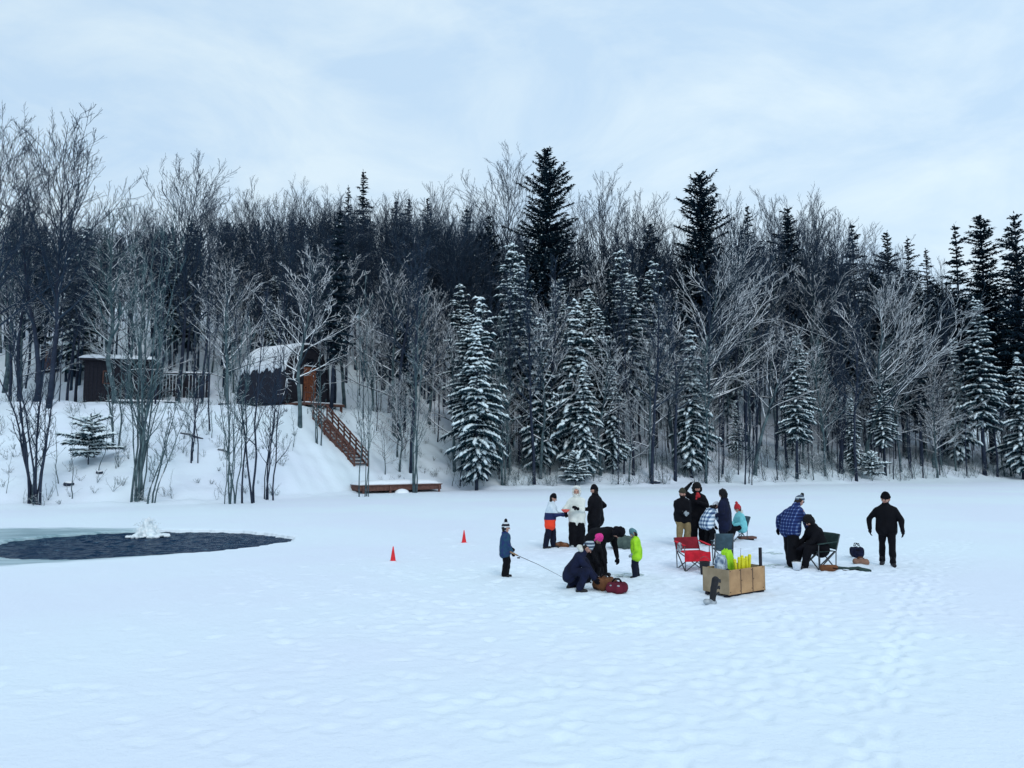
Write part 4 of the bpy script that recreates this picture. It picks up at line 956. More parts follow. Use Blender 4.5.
def add_mix(m, fac_sock, col2):
    t = m.node_tree; b = t.nodes['Principled BSDF']; src = b.inputs['Base Color'].links[0].from_socket
    x = t.nodes.new('ShaderNodeMix'); x.data_type = 'RGBA'; t.links.new(fac_sock, x.inputs['Factor']); t.links.new(src, x.inputs['A'])
    x.inputs['B'].default_value = (*col2, 1); t.links.new(x.outputs['Result'], b.inputs['Base Color'])
def obj_axis(m, ax):
    t = m.node_tree; tcn = t.nodes.new('ShaderNodeTexCoord'); s = t.nodes.new('ShaderNodeSeparateXYZ'); t.links.new(tcn.outputs['Object'], s.inputs[0]); return s.outputs[ax]
def stripe(m, sock, freq, duty, phase=0.0):
    t = m.node_tree
    def M_(op, a, b_=None):
        n = t.nodes.new('ShaderNodeMath'); n.operation = op
        for i, v in enumerate((a, b_)):
            if v is None: continue
            if isinstance(v, (int, float)): n.inputs[i].default_value = v
            else: t.links.new(v, n.inputs[i])
        return n.outputs[0]
    return M_('LESS_THAN', M_('FRACT', M_('ADD', M_('MULTIPLY', sock, freq), phase + 50)), duty)
def band(m, sock, lo, hi):
    t = m.node_tree; a = t.nodes.new('ShaderNodeMath'); a.operation = 'COMPARE'; t.links.new(sock, a.inputs[0]); a.inputs[1].default_value = (lo + hi) / 2; a.inputs[2].default_value = (hi - lo) / 2; return a.outputs[0]
M_BLOCK = cloth('colour_block_jacket', (.62, .70, .76), (.52, .60, .66)); z_ = obj_axis(M_BLOCK, 'Z')
add_mix(M_BLOCK, band(M_BLOCK, z_, .93, 1.15), (.016, .024, .085)); add_mix(M_BLOCK, band(M_BLOCK, z_, 0, .93), (.86, .06, .025))
def plaid(name, base, c1, c2, f, duty=.3):
    m = cloth(name, base)
    y_ = obj_axis(m, 'Y'); z_ = obj_axis(m, 'Z'); x_ = obj_axis(m, 'X')
    add_mix(m, stripe(m, z_, f, duty), c1); add_mix(m, stripe(m, y_, f, duty, .3), c1)
    t = m.node_tree; mu = t.nodes.new('ShaderNodeMath'); mu.operation = 'MULTIPLY'; t.links.new(stripe(m, z_, f, duty), mu.inputs[0]); t.links.new(stripe(m, y_, f, duty, .3), mu.inputs[1]); add_mix(m, mu.outputs[0], c2); return m
M_PLW = plaid('blue_white_plaid', (.05, .09, .20), (.24, .34, .46), (.72, .80, .86), 7.5, .5)
M_PLB = plaid('blue_checked_flannel', (.010, .022, .10), (.030, .060, .19), (.20, .27, .42), 13, .25)
M_KIDP = cloth('blue_green_patterned_shell', (.020, .075, .12), (.018, .030, .12), scale=9)
M_BAND = cloth('white_band_hat', (.020, .022, .034)); z_ = obj_axis(M_BAND, 'Z')
def hat_stripes(name, base, c, f, duty): m = cloth(name, base, scale=30); add_mix(m, stripe(m, obj_axis(m, 'Z'), f, duty), c); return m
M_HATS = hat_stripes('striped_knit', (.06, .09, .14), (.42, .48, .52), 14, .4)
M_HATB = hat_stripes('dark_hat_white_band', (.020, .022, .034), (.60, .64, .68), 8, .4)

def ik(a, b_, l1, l2, pole):
    a, b_ = Vector(a), Vector(b_); d = b_ - a; L_ = d.length
    if L_ > (l1 + l2) * .999: b_ = a + d * ((l1 + l2) * .999 / L_); d = b_ - a; L_ = d.length
    x = (l1 * l1 - l2 * l2 + L_ * L_) / (2 * L_); h = math.sqrt(max(0, l1 * l1 - x * x)); dn = d.normalized()
    p = Vector(pole); p = p - dn * p.dot(dn); p = p.normalized() if p.length > 1e-4 else Vector((1, 0, 0))
    return a + dn * x + p * h, b_
def person(px, py, H, face, label, pelvis=(0, 0, .92), lean=5, head_pitch=5, head_yaw=0, hands=None, feet=None, apole=None, lpole=None,
           jacket=M_BLACK, trousers=M_BLACK, hat=M_BLACK2, hat_kind='beanie', glove=M_BLACK2, boot=M_RUB, hem=.10, hood=None, hood_up=False, fat=1.0,
           kid=False, pom=None, beard=False, hair=None, bib=None, belt=None, twist=0, Z=None, tw=1.0, group='people on the ice'):
    pos = at(px, py); s_ = H / 1.75; hs = (1.22 if kid else 1.0)
    e = empty('person', (pos.x, pos.y, gz(pos.x, pos.y) if Z is None else Z), R(face), label, 'person', group); e.scale = (s_,) * 3
    P = Vector(pelvis); a = R(lean); up = Vector((math.sin(a), 0, math.cos(a))); Y = Matrix.Rotation(R(twist), 3, up) @ Vector((0, 1, 0)); C = P + up * .47
    Nk = C + up * .05 + Vector((math.sin(a), 0, math.cos(a))) * .02; hp = R(head_pitch); hup = Matrix.Rotation(0, 3, 'Z') @ Vector((math.sin(hp), 0, math.cos(hp)))
    Hc = Nk + (up * .5 + hup * .5).normalized() * (.135 * (1.0 + (hs - 1) * .6)); hy = R(head_yaw)
    fw = Vector((math.cos(hp) * math.cos(hy), math.sin(hy), -math.sin(hp) * math.cos(hy))).normalized(); hl = hup.cross(fw).normalized(); hup2 = fw.cross(hl).normalized()
    hands = hands or ((.10, .26, .85), (.10, -.26, .85)); feet = feet or ((0.02, .11, .09, 0), (0.02, -.11, .09, 0))
    S, E, Wd, Hj, K, A = [], [], [], [], [], []
    for i, sg in enumerate((1, -1)):
        sh = C + Y * (.165 * sg * (fat * .5 + .5)) - up * .055; pole = (apole[i] if apole else (-.6, .5 * sg, -.5)); el, wr = ik(sh, hands[i], .29, .26, pole); S.append(sh); E.append(el); Wd.append(wr)
        hj = P + Vector((0, 1, 0)) * (.095 * sg); lp = (lpole[i] if lpole else (1, .12 * sg, .1)); kn, an = ik(hj, feet[i][:3], .42, .42, lp); Hj.append(hj); K.append(kn); A.append(an)
    fwd_ = Vector((math.cos(a), 0, -math.sin(a)))
    # ---- body
    sg_ = []; r = .098 * hs
    sg_ += [(Hc + hup2 * .02 * hs - fw * .012, r, Hc + hup2 * .02 * hs + fw * .002, r * .97), (Hc - hup2 * .02, r * .82, Hc - hup2 * .075 * hs + fw * .030 * hs, r * .52)]
    sg_ += [(Hc + fw * .088 * hs + hup2 * .012, .010, Hc + fw * .112 * hs - hup2 * .022, .016)]                       # nose
    sg_ += [(Hc + fw * .082 * hs + hup2 * .034 * hs + hl * .04, .014, Hc + fw * .082 * hs + hup2 * .034 * hs - hl * .04, .014)]  # brow
    for sg in (1, -1): sg_ += [(Hc + hl * (.097 * hs * sg) + hup2 * .015, .020, Hc + hl * (.098 * hs * sg) - hup2 * .02, .015), (Hc + fw * .060 * hs + hl * .045 * sg - hup2 * .02, .030, Hc + fw * .05 * hs + hl * .04 * sg - hup2 * .04, .026)]
    sg_ += [(Hc - hup2 * .06, .055, C, .07), (P + up * .05, .11, C - up * .12, .11), (S[0], .05, S[1], .05)]
    for i in (0, 1): sg_ += [(S[i], .052, E[i], .042), (E[i], .042, Wd[i], .028), (Hj[i], .08, K[i], .055), (K[i], .055, A[i], .036)]
    gl = []
    for i, sg in enumerate((1, -1)):
        d = (Wd[i] - E[i]).normalized(); n_ = Vector((0, sg, 0)); n_ = (n_ - d * n_.dot(d)).normalized(); x_ = d.cross(n_)   # x_: across the palm
        pc = Wd[i] + d * .05
        h = [(Wd[i], .030, pc, .036), (pc - x_ * .022, .024, pc + x_ * .022, .024), (pc - x_ * .028, .020, pc + d * .035 - x_ * .030, .017), (pc + x_ * .028, .020, pc + d * .035 + x_ * .03, .017)]
        for k, fl in enumerate((.070, .082, .076, .058)):
            b0 = pc + d * .035 + x_ * (-.033 + .022 * k); m_ = b0 + (d * .9 - n_ * .25).normalized() * fl * .5; h += [(b0, .0125, m_, .0115), (m_, .0115, m_ + (d * .7 - n_ * .75).normalized() * fl * .5, .010)]
        tb = pc + x_ * (-.03) - d * .015; tm_ = tb + (-x_ * .8 + d * .6 - n_ * .2).normalized() * .038; h += [(tb, .015, tm_, .014), (tm_, .013, tm_ + (d * .9 - x_ * .15 - n_ * .3).normalized() * .034, .011)]
        gl.append(h); sg_ += [(q[0], q[1] * .82, q[2], q[3] * .82) for q in h]
    bm = caps(sg_, 10); soft(bm.V, bm.F, M_SKIN, 'body', e, .0095, 2)
    for sg in (1, -1): MB().ball(Hc + fw * .089 * hs + hl * .036 * hs * sg + hup2 * .012, .0125 * hs, 8, 6).build('eye', M_EYE, e, True)
    MB().ball(Hc + fw * .088 * hs - hup2 * .052 * hs, (.012, .024, .008), 8, 6, rot=(0, hp, hy)).build('mouth', M_LIP, e, True)
    if hair is None and not hood_up: hair = M_HAIR
    if hair is not None:
        m_ = caps([(Hc + hup2 * .02 - fw * .025, r * .96, Hc - hup2 * .07 - fw * .04, r * .72)] + [(Hc + hup2 * .03 - fw * .015, r * .98, Hc + hup2 * .02 - fw * .02, r * .98)], 14); soft(m_.V, m_.F, hair, 'hair', e, .012, 3, .006, 40)
    if beard:
        m_ = caps([(Hc - hup2 * .07 + fw * .06 + hl * .03, .035, Hc - hup2 * .07 + fw * .06 - hl * .03, .035), (Hc - hup2 * .09 + fw * .06, .035, Hc - hup2 * .12 + fw * .055, .025)], 10); soft(m_.V, m_.F, M_BEARD, 'beard', e, .012, 2, .004, 40)
    # ---- clothes
    f_ = fat; J = []
    for sg in (1, -1):
        J += [(P + Y * .065 * sg * f_ - Vector((0, 0, 1)) * hem * .6, .135 * f_, P + Y * .07 * sg + up * .12, .132 * f_), (P + Y * .07 * sg + up * .08, .135 * f_, C + Y * .07 * sg - up * .10, .120 * f_),
              (Nk - up * .03, .075, S[0 if sg > 0 else 1], .068)]
    J += [(P + up * .05, .14 * f_, C - up * .09, .128 * f_), (C - up * .03, .10, Nk + up * .02, .080), (Nk - fwd_ * .01 + up * .045, .072, Nk + up * .02, .078)]
    if hem > .2: J += [(Hj[i], .13 * f_, Hj[i].lerp(K[i], min(.8, hem)), .115 * f_) for i in (0, 1)]
    for i in (0, 1): J += [(S[i], .070, S[i].lerp(E[i], .3), .078), (S[i].lerp(E[i], .3), .078, E[i], .066), (E[i], .068, Wd[i] - (Wd[i] - E[i]).normalized() * .01, .050)]
    if hood is None: J += [(Nk - up * .0 - Vector((math.cos(a), 0, -math.sin(a))) * .06, .065, Nk - Vector((math.cos(a), 0, -math.sin(a))) * .09 - up * .03, .06)]
    m_ = caps(J, 14); soft(m_.V, m_.F, jacket, 'jacket', e, .017, 3, .016, 13, int(px))
    if hood is not None:
        if hood_up:
            V = caps([(Hc + hup2 * .045 * hs - fw * .055, .128 * hs, Hc - hup2 * .05 - fw * .045, .12 * hs), (Hc - hup2 * .05 - fw * .03, .11 * hs, Nk, .10)], 14)
            soft(V.V, V.F, jacket, 'hood', e, .015, 3, .006, 18, 5)
            ring = MB(); n = 20; pts = []
            for k in range(n + 1):
                t_ = 2 * math.pi * k / n; pts.append(Hc + fw * .055 * hs + hup2 * (.008 + .125 * hs * math.sin(t_)) + hl * (.102 * hs * math.cos(t_)))
            ring.tube(pts, .034 * hs, 8); soft(ring.V, ring.F, hood, 'fur_trim', e, .012, 1, .014, 55)
        else:
            V = caps([(Nk - fw * .07 + hl * .08, .055, Nk - fw * .13, .07), (Nk - fw * .13, .07, Nk - fw * .07 - hl * .08, .055)], 12); soft(V.V, V.F, hood, 'hood', e, .014, 2, .008, 40)
    T_ = []
    for i in (0, 1): T_ += [(Hj[i], .105 * (f_ * .5 + .5), K[i], .088 * tw), (K[i], .088 * tw, A[i] + (K[i] - A[i]).normalized() * .03, .076 * tw)]
    T_ += [(Hj[0], .10 * f_, Hj[1], .10 * f_)]
    m_ = caps(T_, 12); soft(m_.V, m_.F, trousers, 'trousers', e, .017, 3, .014, 15, int(px) + 2)
    for i in (0, 1):
        ft = feet[i][3] if len(feet[i]) > 3 else 0; fp = feet[i][4] if len(feet[i]) > 4 else 0; fd = Vector((math.cos(R(ft)) * math.cos(R(fp)), math.sin(R(ft)) * math.cos(R(fp)), -math.sin(R(fp)))); dz = Vector((0, 0, .045))
        B = [(A[i] + (K[i] - A[i]).normalized() * .13, .068, A[i], .060), (A[i] - fd * .035 - dz * .8, .052, A[i] + fd * .14 - dz * .85, .048)]
        m_ = caps(B, 12); m_.V = [Vector((v[0], v[1], max(v[2], -.005 if fp == 0 else -9))) for v in m_.V]
        bt = soft(m_.V, m_.F, boot, 'boot', e, .012, 2)
    for i in (0, 1):
        m_ = caps([(q[0], q[1] * 1.18, q[2], q[3] * 1.18) for q in gl[i]] + [(Wd[i], .040, Wd[i] - (Wd[i] - E[i]).normalized() * .05, .050)], 8)
        if glove is not None: soft(m_.V, m_.F, glove, 'glove', e, .009, 1)
    if hat is not None and not (hood_up and hat_kind != 'over'):
        top = Hc + hup2 * .06 * hs - fw * .012
        if hat_kind == 'beanie' or hat_kind == 'over':
            hm = caps([(top, .106 * hs, top + hup2 * .035 * hs, .088 * hs)], 16); hm.V = [v if (Vector(v) - (Hc + hup2 * .035 * hs)).dot(hup2) > 0 else Vector(v) - hup2 * ((Vector(v) - (Hc + hup2 * .035 * hs)).dot(hup2)) for v in hm.V]
            rim = MB(); pts = [Hc + hup2 * .042 * hs - fw * .010 + (fw * math.cos(t_) + hl * math.sin(t_)) * .100 * hs for t_ in [2 * math.pi * k / 20 for k in range(21)]]; rim.tube(pts, .020, 8)
            hm.add(rim.V, rim.F)
            if hat_kind == 'over' or kid:
                for sg in (1, -1): q = caps([(Hc + hl * .095 * hs * sg + hup2 * .03, .036, Hc + hl * .092 * hs * sg - hup2 * .05, .030)], 8); hm.add(q.V, q.F)
            q = caps([(Hc - fw * .055 * hs + hup2 * .04, .075 * hs, Hc - fw * .06 * hs - hup2 * .005, .066 * hs)], 12); hm.add(q.V, q.F)
            ho = soft(hm.V, hm.F, hat, 'hat', e, .012, 2, .003, 50)
            if pom is not None: pm = MB().ball(top + hup2 * .14 * hs - fw * .02, .045 * hs, 10, 8); soft(pm.V, pm.F, pom, 'pompom', ho, .010, 0, .012, 70)
        elif hat_kind == 'cap':
            hm = caps([(top, .104, top + hup2 * .012, .096)], 16); ho = soft(hm.V, hm.F, hat, 'hat', e, .012, 2)
            pk = caps([(Hc + hup2 * .055 + fw * .08 + hl * .045, .014, Hc + hup2 * .045 + fw * .145 + hl * .02, .010), (Hc + hup2 * .055 + fw * .08 - hl * .045, .014, Hc + hup2 * .045 + fw * .145 - hl * .02, .010), (Hc + hup2 * .055 + fw * .08, .014, Hc + hup2 * .045 + fw * .155, .010)], 8); soft(pk.V, pk.F, hat, 'peak', ho, .009, 2)
        elif hat_kind == 'fur':
            hm = caps([(top, .125, top + hup2 * .03, .10), (Hc + hl * .10, .055, Hc + hl * .09 - hup2 * .07, .045), (Hc - hl * .10, .055, Hc - hl * .09 - hup2 * .07, .045), (Hc - fw * .07, .08, Hc - fw * .07 - hup2 * .05, .07)], 14); soft(hm.V, hm.F, hat, 'hat', e, .013, 2, .010, 50)
    if bib is not None:
        c = C - up * .10 + Vector((math.cos(a), 0, -math.sin(a))) * .115; m_ = caps([(c + Y * .05, .055, c - Y * .05, .055), (c + Y * .035 + up * .08, .05, c - Y * .035 + up * .08, .05), (c + up * .13, .055, c + up * .15 - Vector((math.cos(a), 0, 0)) * .03, .055)], 12); soft(m_.V, m_.F, bib, 'scarf', e, .014, 3, .006, 25)
    bpy.context.view_layer.update()
    return e

dn = lambda x, y, z: (x, y, z)
STF = ((.03, .10, .09, 8), (.03, -.10, .09, -8))
# left group
p_rod = person(505, 577.5, 1.20, -8, 'person, small, in a blue-green jacket and banded pompom hat, holding a fishing rod', jacket=M_KIDP, trousers=M_BLACK, hat=M_HATB, pom=M_BLACK2, kid=True, lean=2, head_pitch=6, fat=1.35, tw=1.25, hem=.2,
    hands=((.20, .16, .93), (.27, -.16, .80)), feet=((.03, .09, .09, 5), (-.02, -.09, .09, -5)))
p_blk = person(550, 549, 1.60, -5, 'person in a white, navy and orange-red jacket, reaching towards the cream-coated one', jacket=M_BLOCK, trousers=M_NAVY2, hat=M_BLACK2, lean=9, head_pitch=16, fat=1.35, hem=.30, tw=1.25,
    hands=((.46, .10, 1.06), (.44, -.12, 1.12)), feet=((.10, .10, .09, 0), (-.14, -.12, .09, 0)))
p_crm = person(577, 548, 1.80, -98, 'person in a long cream parka with its furry hood up, wearing black gloves', jacket=M_CREAM, trousers=M_BLACK, hood=M_FUR, hood_up=True, hair=M_HAIR, boot=M_GREYB, hem=.42, fat=1.22, lean=3, head_pitch=8, tw=1.6,
    hands=((.30, .02, 1.14), (.34, -.30, 1.06)), feet=((.0, .10, .09, 5), (.05, -.10, .09, -10)))
p_bk = person(596, 547, 1.82, 150, 'person in plain black, back turned, standing close beside the cream parka', jacket=M_BLACK, trousers=M_BLACK, hat=M_BLACK2, hem=.28, fat=1.50, lean=3, head_pitch=8, tw=1.4,
    hands=((.30, .28, 1.06), (.10, -.36, 1.0)), feet=((.03, .14, .09, 10), (-.02, -.14, .09, -10)))
p_sq = person(576, 591, 1.62, -12, 'person in navy squatting on the ice beside the brown and maroon bags, pale hood', pelvis=(-.14, 0, .42), lean=36, head_pitch=50, head_yaw=0, jacket=M_NAVY, trousers=M_NAVY, hood=M_FUR, hat=M_HATS, hat_kind='beanie', hem=.12, fat=1.12, tw=1.0,
    hands=((.50, .14, .20), (.46, -.14, .26)), apole=((-.3, .6, -.2), (-.3, -.6, -.2)), feet=((-.16, .20, .09, 8), (.10, -.20, .09, -5)), lpole=((1, .25, .9), (1, -.25, .9)))
p_pk = person(591, 584, 1.20, -50, 'person, small, in black with a bright pink hat, stooping behind the squatting one', jacket=M_BLACK, trousers=M_BLACK, hat=M_PINK, kid=True, pelvis=(-.06, 0, .84), lean=32, head_pitch=50, fat=1.4, hem=.3, tw=1.3,
    hands=((.44, .16, .60), (.46, -.12, .62)), feet=((.02, .11, .09, 5), (-.04, -.11, .09, -5)))
p_bd = person(600, 577, 1.72, -42, 'person in black bending flat forward at the hips, arms hanging towards the ice', pelvis=(-.16, 0, .90), lean=78, head_pitch=80, jacket=M_BLACK, trousers=M_BLACK, hat=M_BLACK2, hat_kind='fur', hem=.12, fat=1.35, tw=1.2,
    hands=((.40, .14, .36), (.22, -.14, .44)), apole=((-.5, .4, 0), (-.5, -.4, 0)), feet=((.02, .12, .09, 5), (.10, -.12, .09, -5)))
p_lm = person(637, 578.5, 1.08, 165, 'person, smallest, in a bright lime jacket and grey-teal hat, looking down', jacket=M_LIME, trousers=M_NAVY2, hat=M_TEALG, kid=True, lean=6, head_pitch=34, fat=1.5, hem=.22, glove=M_GREYB, boot=M_RUB, tw=1.4,
    hands=((.16, .24, .88), (.12, -.30, .84)), feet=((.05, .10, .09, 5), (.0, -.12, .09, -5)))
# middle group
person(683, 546, 1.72, -80, 'person in khaki trousers and black jacket, bearded, standing behind the red chair', jacket=M_BLACK, trousers=M_KHAKI, hat=M_OLIVE, hat_kind='beanie', beard=True, fat=1.42, lean=3, head_pitch=10, head_yaw=12, tw=1.25, hem=.14,
    hands=((.26, .06, 1.0), (.26, -.06, 1.02)), feet=((.03, .13, .09, 10), (.03, -.13, .09, -10)), glove=M_GREYB)
person(698, 544, 1.86, -92, 'person in black with a red scarf, one arm raised beside a fur hat', jacket=M_BLACK, trousers=M_BLACK, hat=M_FURD, hat_kind='fur', bib=M_REDK, fat=1.35, lean=2, head_pitch=4, tw=1.2, hem=.18,
    hands=((.26, .02, 1.20), (.10, -.22, 1.70)), apole=((-.2, 1.0, -.6), (.3, -1, -.2)), feet=((.03, .12, .09, 10), (.03, -.12, .09, -10)))
person(709, 546.5, 1.50, 25, 'person in a blue and white plaid jacket, stooping behind the grey-blue folding chair', jacket=M_PLW, trousers=M_BLACK, hood=M_FURD, hat=M_WHITE, hat_kind='beanie', fat=1.5, pelvis=(-.10, 0, .86), lean=38, head_pitch=40,
    hands=((.44, .14, .62), (.44, -.14, .66)), feet=((.02, .11, .09, 5), (-.04, -.11, .09, -5)), hem=.12, tw=1.2)
person(726, 547, 1.70, 150, 'person in a navy coat with black fur hat, standing close to the turquoise jacket', jacket=M_NAVY, trousers=M_NAVY2, hat=M_FURD, hat_kind='fur', fat=1.38, lean=4, head_pitch=14, hem=.45, tw=1.3,
    hands=((.24, .16, .96), (.24, -.16, .96)), feet=STF)
person(741, 541, 1.42, 195, 'person in a turquoise jacket and red pompom hat, sitting on a low folding chair', jacket=M_TEAL, trousers=M_BLACK, hat=M_REDK, hood=M_FUR, pom=M_REDK, kid=True, pelvis=(-.04, 0, .56), lean=12, head_pitch=18, fat=1.4, hem=.12, tw=1.2,
    hands=((.36, .12, .62), (.36, -.12, .60)), feet=((.52, .12, .09, 5), (.48, -.12, .09, -5)), lpole=((.6, .1, 1), (.6, -.1, 1)))
# right group
person(794, 566, 1.84, 32, 'person in a blue checked shirt and striped pompom hat, stooping, back turned', jacket=M_PLB, trousers=M_BLACK, hat=M_HATS, pom=M_BLACK2, fat=1.32, pelvis=(-.10, 0, .92), lean=30, head_pitch=48, hem=.14, tw=1.55,
    hands=((.02, .44, .84), (.46, -.12, .66)), feet=((.08, .14, .09, 5), (-.26, -.15, .09, -5)), apole=((-.5, .7, -.1), (-.2, -.8, -.3)))
person(818, 568, 1.72, 190, 'person in black with a dark fur hat, hunched in the dark camp chair', jacket=M_BLACK, trousers=M_BLACK, hat=M_FURD, hat_kind='fur', fat=1.4, pelvis=(-.06, 0, .52), lean=20, head_pitch=40, hem=.1, tw=1.2,
    hands=((.46, .12, .54), (.46, -.14, .56)), feet=((.44, .16, .09, 5), (.50, -.16, .09, -5)), lpole=((.6, .2, 1), (.6, -.2, 1)))
person(888, 566, 1.82, -112, 'person all in black striding alone, hands out to the sides, looking down', jacket=M_BLACK, trousers=M_BLACK, hat=M_BLACK2, hat_kind='beanie', fat=1.25, lean=3, head_pitch=20, head_yaw=-25, tw=.92,
    hands=((.22, .33, .86), (-.02, -.36, .86)), apole=((-.5, .8, 0), (-.5, -.8, 0)), feet=((.20, .10, .09, 8), (-.14, -.11, .09, -12)), hem=.10)

# ------------------------------------------------------------------ props on the ice
def on(px, py, dz=0.0): p = at(px, py); return Vector((p.x, p.y, gz(p.x, p.y) + dz))
M_CONE = mat('cone_plastic', (.78, .022, .03), .45, (.62, .016, .024), 6)
def cone(px, py, h, lab):
    e = empty('traffic_cone', on(px, py), R(20), lab, 'cone', 'red cones on the ice')
    MB().lathe([(h * .19, .0), (h * .185, .02), (h * .035, h * .97), (h * .02, h)], (0, 0, .018), 20).build('cone_body', M_CONE, e, True)
    MB().box((0, 0, .012), (h * .44, h * .44, .028), b=.006).build('base', M_CONE, e)
cone(393, 561.5, .38, 'nearer red cone, left one of the two on the empty ice'); cone(464, 543, .38, 'farther red cone, right one of the two, nearer the anglers')
# fishing rod
M_ROD = mat('rod', (.05, .065, .07), .5, (.03, .04, .045), 6); M_CORK = mat('cork', (.35, .22, .12), .8, (.25, .15, .08), 20)
g0 = at_y(512.5, 553, 17.25); g1 = at(563, 577.5, .06)
rod = empty('fishing_rod', g0, 0, 'thin fishing rod held by the person in the blue-green jacket, tip down on the ice', 'fishing rod')
d_ = (g1 - g0); MB().tube([d_ * -.05, d_ * .1], .016, 8).build('grip', M_CORK, rod, True); MB().tube([d_ * .1, d_ * .5 + Vector((0, 0, .02)), d_], [.0085, .006, .004], 6).build('blank', M_ROD, rod, True)
MB().lathe([(.03, -.012), (.035, 0), (.03, .012)], d_ * .12 - Vector((0, 0, .04)), 12).build('reel', M_BLACK, rod)
# red bowl handed over
M_SAL = mat('salmon_red_plastic', (.72, .10, .07), .5, (.6, .08, .06), 6)
hb_ = at_y(565.5, 511, 22.35); b_ = MB().lathe([(.07, -.03), (.13, .04), (.12, .04), (.065, -.02)], (0, 0, 0), 20); tag(b_.build('red_bowl', M_SAL, None, True), 'salmon red bowl passed between the blocked jacket and the cream parka', 'bowl').location = hb_

def bag(name, pos, size, m_, lab, cat, rz=0.0, strap=None, flap=None, pocket=None, sag=.15, seed=1):
    e = empty(name, pos, rz, lab, cat); x, y, z = size; mb = MB(); rn = random.Random(seed)
    for i in range(5):
        for j in range(3): mb.ball(((i / 4 - .5) * x * .68, (j / 2 - .5) * y * .6, z * .46 + rn.uniform(-.02, .02)), (x * .20, y * .28, z * (.46 - sag * abs(i / 4 - .5))), 10, 8)
    soft(mb.V, mb.F, m_, 'body', e, .013, 3, .008, 22, seed)
    if strap is not None:
        for s_ in (-1, 1): MB().tube([(-x * .22, s_ * y * .1, z * .9), (-x * .1, s_ * y * .22, z * 1.12), (x * .1, s_ * y * .22, z * 1.12), (x * .22, s_ * y * .1, z * .9)], .012, 6).build('strap', strap, e, True)
    if flap is not None: q = caps([(( -x * .3, -y * .42, z * .62), .03, (x * .3, -y * .42, z * .62), .03)], 8); soft(q.V, q.F, flap, 'trim', e, .01, 2)
    if pocket is not None: q = caps([((-x * .15, -y * .45, z * .32), z * .16, (x * .15, -y * .45, z * .32), z * .16)], 10); soft(q.V, q.F, pocket, 'pocket', e, .012, 2)
    return e
M_BRN = cloth('brown_canvas', (.17, .070, .030), (.10, .042, .020)); M_MAR = cloth('maroon_nylon', (.13, .014, .030), (.07, .008, .018)); M_TAN = cloth('tan_fabric', (.30, .17, .12), (.20, .11, .08))
M_GRN = cloth('grey_green_tarp', (.085, .12, .105), (.05, .075, .07)); M_DGRN = cloth('dark_green_cordura', (.030, .060, .055), (.018, .036, .036))
bag('duffel_bag', on(605, 590), (.46, .34, .30), M_BRN, 'brown canvas bag lying beside the squatting person', 'bag', .2, M_BLACK2, M_BRN, seed=2)
bag('duffel_bag', on(617, 592.5), (.42, .32, .25), M_MAR, 'maroon bag with grey piping in front of the brown canvas bag', 'bag', -.15, M_BLACK2, M_GREYB, M_MAR, seed=3)
bag('game_bag', on(561, 547.5), (.46, .30, .17), M_BRN, 'small brown bag on the snow behind the blocked jacket wearer', 'bag', .1, None, M_TAN, seed=4)
bag('tarp_bundle', on(624, 549), (.75, .5, .42), M_GRN, 'grey-green tarp bundle behind the bending person and the lime jacket', 'bundle', -.1, None, M_DGRN, seed=5)
bag('tackle_pouch', on(578, 589), (.24, .16, .12), M_BLACK2, 'small black pouch on the ice under the squatting person', 'pouch', .3, M_BLACK2, seed=6)
bag('backpack', on(857, 557.5), (.30, .24, .34), M_NAVY, 'navy backpack standing on the snow left of the striding person', 'backpack', .1, M_BLACK2, M_BLACK2, M_NAVY, seed=7)
bag('fur_hat_bundle', on(861, 564), (.36, .22, .16), M_TAN, 'tan crumpled bag in front of the navy backpack', 'bag', -.2, M_BRN, seed=8).name = 'crumpled_bag'
e = empty('gun_case', on(845, 572), R(-4), 'long dark green tapered soft case with a brown leather end lying on the snow', 'case'); e.name = 'soft_case'
q = caps([((-.20, 0, .07), .07, (.10, 0, .06), .055), ((.10, 0, .06), .055, (.30, .01, .065), .07), ((.30, .01, .065), .07, (.58, 0, .035), .03)], 12); soft(q.V, q.F, M_DGRN, 'body', e, .012, 3, .006, 25)
q = caps([((-.50, 0, .085), .085, (-.22, 0, .08), .08)], 12); soft(q.V, q.F, M_BRN, 'leather_end', e, .012, 3, .007, 25)
MB().tube([(-.3, -.08, .1), (0, -.11, .05), (.3, -.08, .08)], .010, 6).build('strap', M_BLACK2, e, True)
e = empty('wood_plank', on(747, 540.5), R(12), 'short reddish plank on the snow right of the turquoise jacket', 'plank'); MB().box((0, 0, .09), (.56, .26, .07), b=.01).build('board', M_BROWN, e); MB().box((.0, .0, .027), (.44, .1, .05)).build('runner', M_WOODD, e)

